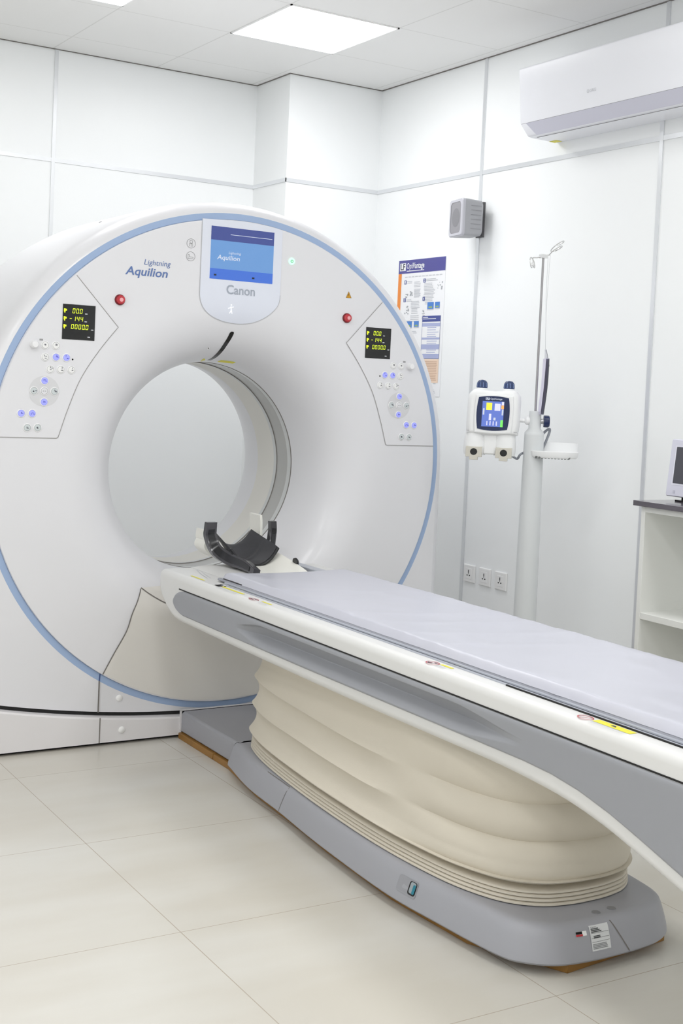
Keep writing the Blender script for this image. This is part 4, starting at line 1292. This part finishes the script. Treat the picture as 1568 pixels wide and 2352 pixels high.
b.loft([[tuple(cc0 + dr * a + cu * .002) for a in (-.02, .02)], [tuple(cc0 + dr * a + cu * .008 + Vector((0, 0, -.045))) for a in (-.056, .056)], [tuple(cc0 + dr * a + cu * .012 + Vector((0, 0, -.065))) for a in (-.056, .056)]], 0, False, closed=False)
b.build('plastic_sleeve', M['card_w'], HC)

# ------------------------------------------------------------------ poster on the right wall
PO = thing('wall_poster', (XR, 5.495, 1.61), 'white instruction poster with violet header taped to the right wall', 'poster')
PY, PZ, PW, PH = 5.705, 1.944, .420, .669
def pp_(u, v, o=0): return (XR - .002 - o, PY - u, PZ - v)
MB().loft([[pp_(0, 0), pp_(PW, 0), pp_(PW, PH), pp_(0, PH)], [(XR - .0005, PY, PZ), (XR - .0005, PY - PW, PZ), (XR - .0005, PY - PW, PZ - PH), (XR - .0005, PY, PZ - PH)]], 0, False).build('paper', M['paper'], PO)
PQN = [0]
def pq(mb, u0, v0, u1, v1, mi=0, o=.0006):
    PQN[0] += 1; o += (PQN[0] % 97) * 2e-6
    mb.quad(pp_(u0, v0, o), pp_(u0, v1, o), pp_(u1, v1, o), pp_(u1, v0, o), mi)
b = MB(); pq(b, 0, 0, PW, .066); b.build('header_band', M['p_navy'], PO)
b = MB(); pq(b, 0, .0665, .030, PH - .06); b.build('side_stripe', M['p_or'], PO)
b = MB(); pq(b, .012, .014, .066, .052, 0, .0009); b.build('logo_square', M['paper'], PO)
b = MB()
PAX, PUP = (0, -1, 0), (0, 0, 1)
lettering('LF', pp_(.018, .047, .0013), PAX, PUP, .042, .028, None, None, mb=b, mi=0, bold=.02); b.build('lettering', M['p_logo'], PO)
b = MB()
lettering('Opti', pp_(.076, .043, .0013), PAX, PUP, .056, .026, None, None, mb=b, mi=0)
lettering('Vantage', pp_(.130, .043, .0013), PAX, PUP, .105, .026, None, None, mb=b, mi=0, bold=.016)
pq(b, .076, .053, .235, .0565, 0, .0012)
b.build('lettering', M['paper'], PO)
b = MB()
R_ = random.Random(11)
def para(u0, v0, u1, rows_, dv=.0075, h=.0035):
    for k in range(rows_):
        pq(b, u0, v0 + k * dv, u1 - R_.uniform(0, .25) * (u1 - u0), v0 + k * dv + h)
for k in range(11): pq(b, .062 + k * .031, .082, .062 + k * .031 + .024, .0865)
para(.085, .105, .135, 2); para(.150, .110, .215, 4); para(.152, .145, .213, 8, .0055, .0035); para(.255, .100, .36, 2); para(.240, .120, .335, 5); para(.245, .155, .34, 3); para(.240, .175, .33, 5)
para(.085, .195, .14, 2); para(.128, .205, .215, 5); para(.135, .24, .205, 4); para(.128, .275, .21, 4, .009)
para(.255, .205, .33, 3); para(.230, .283, .375, 2, .008); para(.09, .300, .14, 3); para(.14, .352, .20, 2, .008); para(.33, .635, .38, 4); para(.36, .575, .39, 5)
b.build('printed_text', M['p_line'], PO)
b = MB()
for u, v, w, h in ((.072, .165, .02, .018), (.11, .155, .022, .02), (.345, .115, .05, .035), (.06, .225, .045, .05), (.23, .245, .02, .045), (.165, .385, .03, .04)):
    for k in range(9):
        a, c = u + R_.random() * w, v + R_.random() * h
        l1 = .004 + R_.random() * .010
        pq(b, a, c, a + l1, c + .003 + R_.random() * .006)
b.build('line_drawings', M['p_draw'], PO)
for i, (u, v) in enumerate(((.058, .100), (.232, .098), (.058, .188), (.232, .187), (.058, .290))):
    b = MB(); pq(b, u, v, u + .020, v + .019, 0, .0008)
    o = b.build('step_number', M['p_dblue'], PO)
    b = MB(); lettering('12345'[i], pp_(u + .006, v + .0155, .0013), PAX, PUP, .008, .012, None, None, mb=b, mi=0, bold=.03); b.build('lettering', M['paper'], o)
for u, v, w, h in ((.278, .214, .055, .038), (.344, .214, .042, .034), (.095, .304, .050, .034), (.164, .304, .044, .032)):
    b = MB(); pq(b, u, v, u + w, v + h, 0, .0008); pq(b, u + w * .2, v + h * .55, u + w * .8, v + h * .75, 1, .0011); pq(b, u, v + h * .88, u + w, v + h, 2, .0011)
    b.build('screen_picture', [M['p_blue'], M['p_green'], M['p_line']], PO)
b = MB()
u0, u1, v0, v1 = .240, .400, .280, .487
pq(b, u0, v0, u1, v1, 2, .0008)
pq(b, u0, v0, u1, v0 + .029, 0, .0011); pq(b, u0 + .006, v0 + .005, u0 + .05, v0 + .009, 2, .0014); pq(b, u0 + .006, v0 + .013, u0 + .12, v0 + .016, 2, .0014)
for va, vb in ((.035, .052), (.105, .115), (.138, .162), (.184, .207)): pq(b, u0, v0 + va, u1, v0 + vb, 1, .0011)
for k in range(14): pq(b, u0 + .048, v0 + .056 + k * .0108, u1 - .01 - R_.random() * .03, v0 + .059 + k * .0108, 1, .0013)
for a, c in ((u0, u0 + .0016), (u1 - .0016, u1)): pq(b, a, v0, c, v1, 0, .0015)
pq(b, u0, v1 - .0016, u1, v1, 0, .0015)
b.build('reference_table', [M['p_dblue'], M['p_lav'], M['paper']], PO)
b = MB(); pq(b, .240, .490, .400, .603, 0, .0008)
for k in range(12): pq(b, .25, .500 + k * .008, .39 - R_.random() * .01, .504 + k * .008, 1, .0011)
b.build('peach_note_box', [M['p_pea'], M['p_brown']], PO)

# ------------------------------------------------------------------ power sockets
def socket(y, lab):
    z = .4725
    t = thing('power_socket', (XR, y, z), lab, 'power socket', 'power sockets on the right wall')
    b = MB(); b.loft([[(XR - w, y + sy_ * (.043 - i_), z + sz_ * (.0405 - i_)) for sy_, sz_ in ((-1, -1), (1, -1), (1, 1), (-1, 1))] for w, i_ in ((.0005, 0), (.006, 0), (.009, .003))], 0, False)
    b.build('plate', M['socket'], t, .0015, 2)
    MB().box((XR - .0105, y - .024, z - .024), (XR - .0085, y + .024, z + .024)).build('insert', M['socket'], t, .0008, 1)
    b = MB()
    for dy, dz, w, h in ((0, .010, .0055, .013), (.009, -.008, .008, .0055), (-.009, -.008, .008, .0055), (0, -.0, .003, .006)):
        b.box((XR - .0110, y + dy - w / 2, z + dz - h / 2), (XR - .0100, y + dy + w / 2, z + dz + h / 2))
    b.build('pin_holes', M['hole'], t)
socket(4.962, 'white wall socket leftmost of the three, next to the metal strip')
socket(4.841, 'white wall socket in the middle of the row of three')
socket(4.719, 'white wall socket rightmost of the three, nearest the injector pedestal')

# ------------------------------------------------------------------ wall speaker
SPc = Vector((3.435, 5.004, 2.088))
SP = thing('wall_speaker', (XR, 5.03, 2.088), 'small grey loudspeaker on a black bracket high on the right wall', 'speaker')
ra = math.radians(13)
sf = Vector((-math.cos(ra), -math.sin(ra) * -1, 0)); sf = Vector((-math.cos(ra), math.sin(ra) * .2, 0)).normalized()
sf = Vector((-.985, .17, 0)).normalized(); sy = Vector((.17, .985, 0)).normalized()
def spp(a, d, z): return tuple(SPc + sy * a + sf * d + Vector((0, 0, z)))
def srect(hw, hh, d, r=.012): return [spp(a, d, z) for a, z in rrect(-hw, -hh, hw, hh, r, 4)]
b = MB(); b.loft([srect(.060, .072, -.058, .02), srect(.068, .079, -.05, .014), srect(.071, .083, .02), srect(.071, .083, .034)], 0, True)
bx = b.build('cabinet', M['spk'], SP, angle=35)
b = MB()
for k in range(6):
    z = .052 - k * .0205
    b.loft([[spp(-.0705, d, z + h) for d, h in ((.005, 0), (-.045, 0), (-.045, .0014), (.005, .0014))], [spp(-.0722, d, z + h) for d, h in ((.005, 0), (-.045, 0), (-.045, .0014), (.005, .0014))]], 0, False)
b.build('rib', mat('speaker_rib', (146, 147, 151), .5), SP)
b = MB(); b.loft([srect(.0715, .0835, .034), srect(.0715, .0835, .045), srect(.068, .080, .049), srect(.055, .070, .049, .02)], 0, True, False, False); b.build('front_rim', M['spk_f'], SP, angle=35)
b = MB(); b.add(srect(.056, .071, .0475, .02), [tuple(range(20))]); b.build('grille', M['grille'], SP)
b = MB(); b.add([spp(.040 * math.cos(2 * PI * i / 28), .0480, .042 * math.sin(2 * PI * i / 28)) for i in range(28)], [tuple(range(28))]); b.build('speaker_cone', M['cone'], SP)
b = MB(); b.box((XR - .012, 4.985, 2.012), (XR, 5.035, 2.172)); b.build('bracket', mat('bracket_dark', (96, 96, 98), .5), SP)
b = MB(); b.loft([[spp(a, -.055, z) for a, z in rrect(-.02, -.055, .03, .055, .005, 3)], [spp(a * .6 + .02, -.095, z) for a, z in rrect(-.02, -.05, .03, .05, .005, 3)]], 0, False); b.build('bracket_arm', mat('bracket_dark', (96, 96, 98), .5), SP)

# ------------------------------------------------------------------ air conditioner
ACY0, ACY1 = 3.47, 4.485
AC = thing('air_conditioner', (XR, (ACY0 + ACY1) / 2, 2.37), 'long white split air conditioner mounted high on the right wall', 'air conditioner')
pr_ = [(XR, 2.655), (3.330, 2.652), (3.309, 2.647), (3.331, 2.424), (3.374, 2.377), (3.400, 2.3745), (XR, 2.374)]
b = MB(); b.prism([(x, z) for x, z in pr_], 'y', ACY0, ACY1); b.build('casing', M['ac'], AC, .006, 3)
b = MB()
def acp(y, t, o):   # along the bevelled flap, t 0 top .. 1 bottom
    x, z = 3.331 + .043 * t, 2.424 - .047 * t
    return (x - .74 * o, y, z - .68 * o)
b.loft([[acp(ACY0 + .03, .02, .0), acp(ACY1 - .040, .02, .0), acp(ACY1 - .064, .98, .0), acp(ACY0 + .03, .98, .0)], [acp(ACY0 + .03, .02, .002), acp(ACY1 - .040, .02, .002), acp(ACY1 - .064, .98, .002), acp(ACY0 + .03, .98, .002)]], 0, False)
b.build('louvre_flap', M['ac_flap'], AC)
b = MB(); b.quad(acp(ACY0, 0, .0015), acp(ACY1 - .01, 0, .0015), acp(ACY1 - .01, .02, .0015), acp(ACY0, .02, .0015)); b.box((3.395, ACY0 + .01, 2.3730), (3.397, ACY1 - .035, 2.3742)); b.build('casing_seam', M['icon_l'], AC)
b = MB(); b.box((3.485, ACY1 - .05, 2.3725), (3.515, ACY1 - .004, 2.3738)); b.build('energy_sticker', M['yellow'], AC)
b = MB()
q = [(3.3235 + .0 , 4.245, 2.482), ]
lettering('GREE', (3.3245 - .0012, 4.035, 2.4835), (0, -1, 0), (-.098, 0, .995), .036, .010, None, None, mb=b, mi=0)
N5 = 16
b.loft([[(3.3243 - .098 * r_ * math.sin(2 * PI * i / N5) - .0010, 4.047 + r_ * math.cos(2 * PI * i / N5), 2.4885 + r_ * math.sin(2 * PI * i / N5)) for i in range(N5 + 1)] for r_ in (.0065, .0042)], 0, False, closed=False)
b.build('lettering', M['smallprint'], AC)

# ------------------------------------------------------------------ shelf cabinet with dark worktop and monitor
CX, CY = 3.100, 3.372
CB = thing('shelf_cabinet', (3.3, 2.9, 0), 'open white shelf cabinet standing against the right wall', 'cabinet')
MB().box((CX, CY - .019, 0), (XR - .006, CY, .944)).build('side_panel', M['cab'], CB, .0008, 1)
MB().box((CX, 2.40, 0), (XR - .006, 2.419, .944)).build('side_panel', M['cab'], CB, .0008, 1)
MB().box((CX + .25, 2.419, .05), (CX + .256, CY - .019, .925)).build('back_panel', M['cab'], CB)
MB().box((CX + .002, 2.419, .560), (CX + .25, CY - .019, .582)).build('shelf', M['cab'], CB, .0008, 1)
MB().box((CX + .002, 2.419, .05), (CX + .25, CY - .019, .07)).build('shelf', M['cab'], CB, .0008, 1)
MB().box((CX + .002, 2.419, .925), (CX + .40, CY - .019, .944)).build('top_rail', M['cab'], CB)
wt = MB().box((CX - .016, 2.38, .9445), (XR - .001, CY + .026, .9625)).build('worktop', M['counter'], None, .001, 2)
tag(wt, 'dark grey worktop lying on the white shelf cabinet', 'worktop')
MO = thing('monitor', (3.25, 3.25, .9625), 'small white framed monitor standing on the dark worktop', 'monitor')
tl = .10
def mp_(y, h, o): return (3.235 + h * tl - o, y, .977 + h)     # tilted back
my0, my1 = 3.065, 3.400
def mrect(y0, h0, y1, h1, o, r=.006): return [mp_(y, h, o) for y, h in rrect(y0, h0, y1, h1, r, 4)]
b = MB(); b.loft([mrect(my0 + .01, .01, my1 - .01, .19, -.045), mrect(my0, 0, my1, .198, -.02), mrect(my0, 0, my1, .198, .0), mrect(my0 + .003, .003, my1 - .003, .195, .004)], 0, True); b.build('frame', M['mon'], MO, angle=40)
b = MB(); b.loft([mrect(my0 + .024, .040, my1 - .024, .176, .0045, .003), mrect(my0 + .030, .046, my1 - .030, .172, .0046, .002)], 0, False, True, False); b.build('inner_frame', mat('monitor_inner', (226, 226, 238), .4), MO)
b = MB(); b.add(mrect(my0 + .030, .046, my1 - .030, .172, .0050, .002), [tuple(range(20))]); b.build('screen', M['mon_s'], MO)
b = MB(); b.add(mrect(my1 - .046, .012, my1 - .036, .022, .0048, .001), [tuple(range(20))]); b.build('power_button', mat('monitor_button', (196, 196, 210), .4), MO)
b = MB(); b.box((3.225, 3.30, .9626), (3.275, 3.345, .968)); b.box((3.245, 3.312, .966), (3.265, 3.334, .985)); b.build('stand', M['black'], MO, .001, 1)
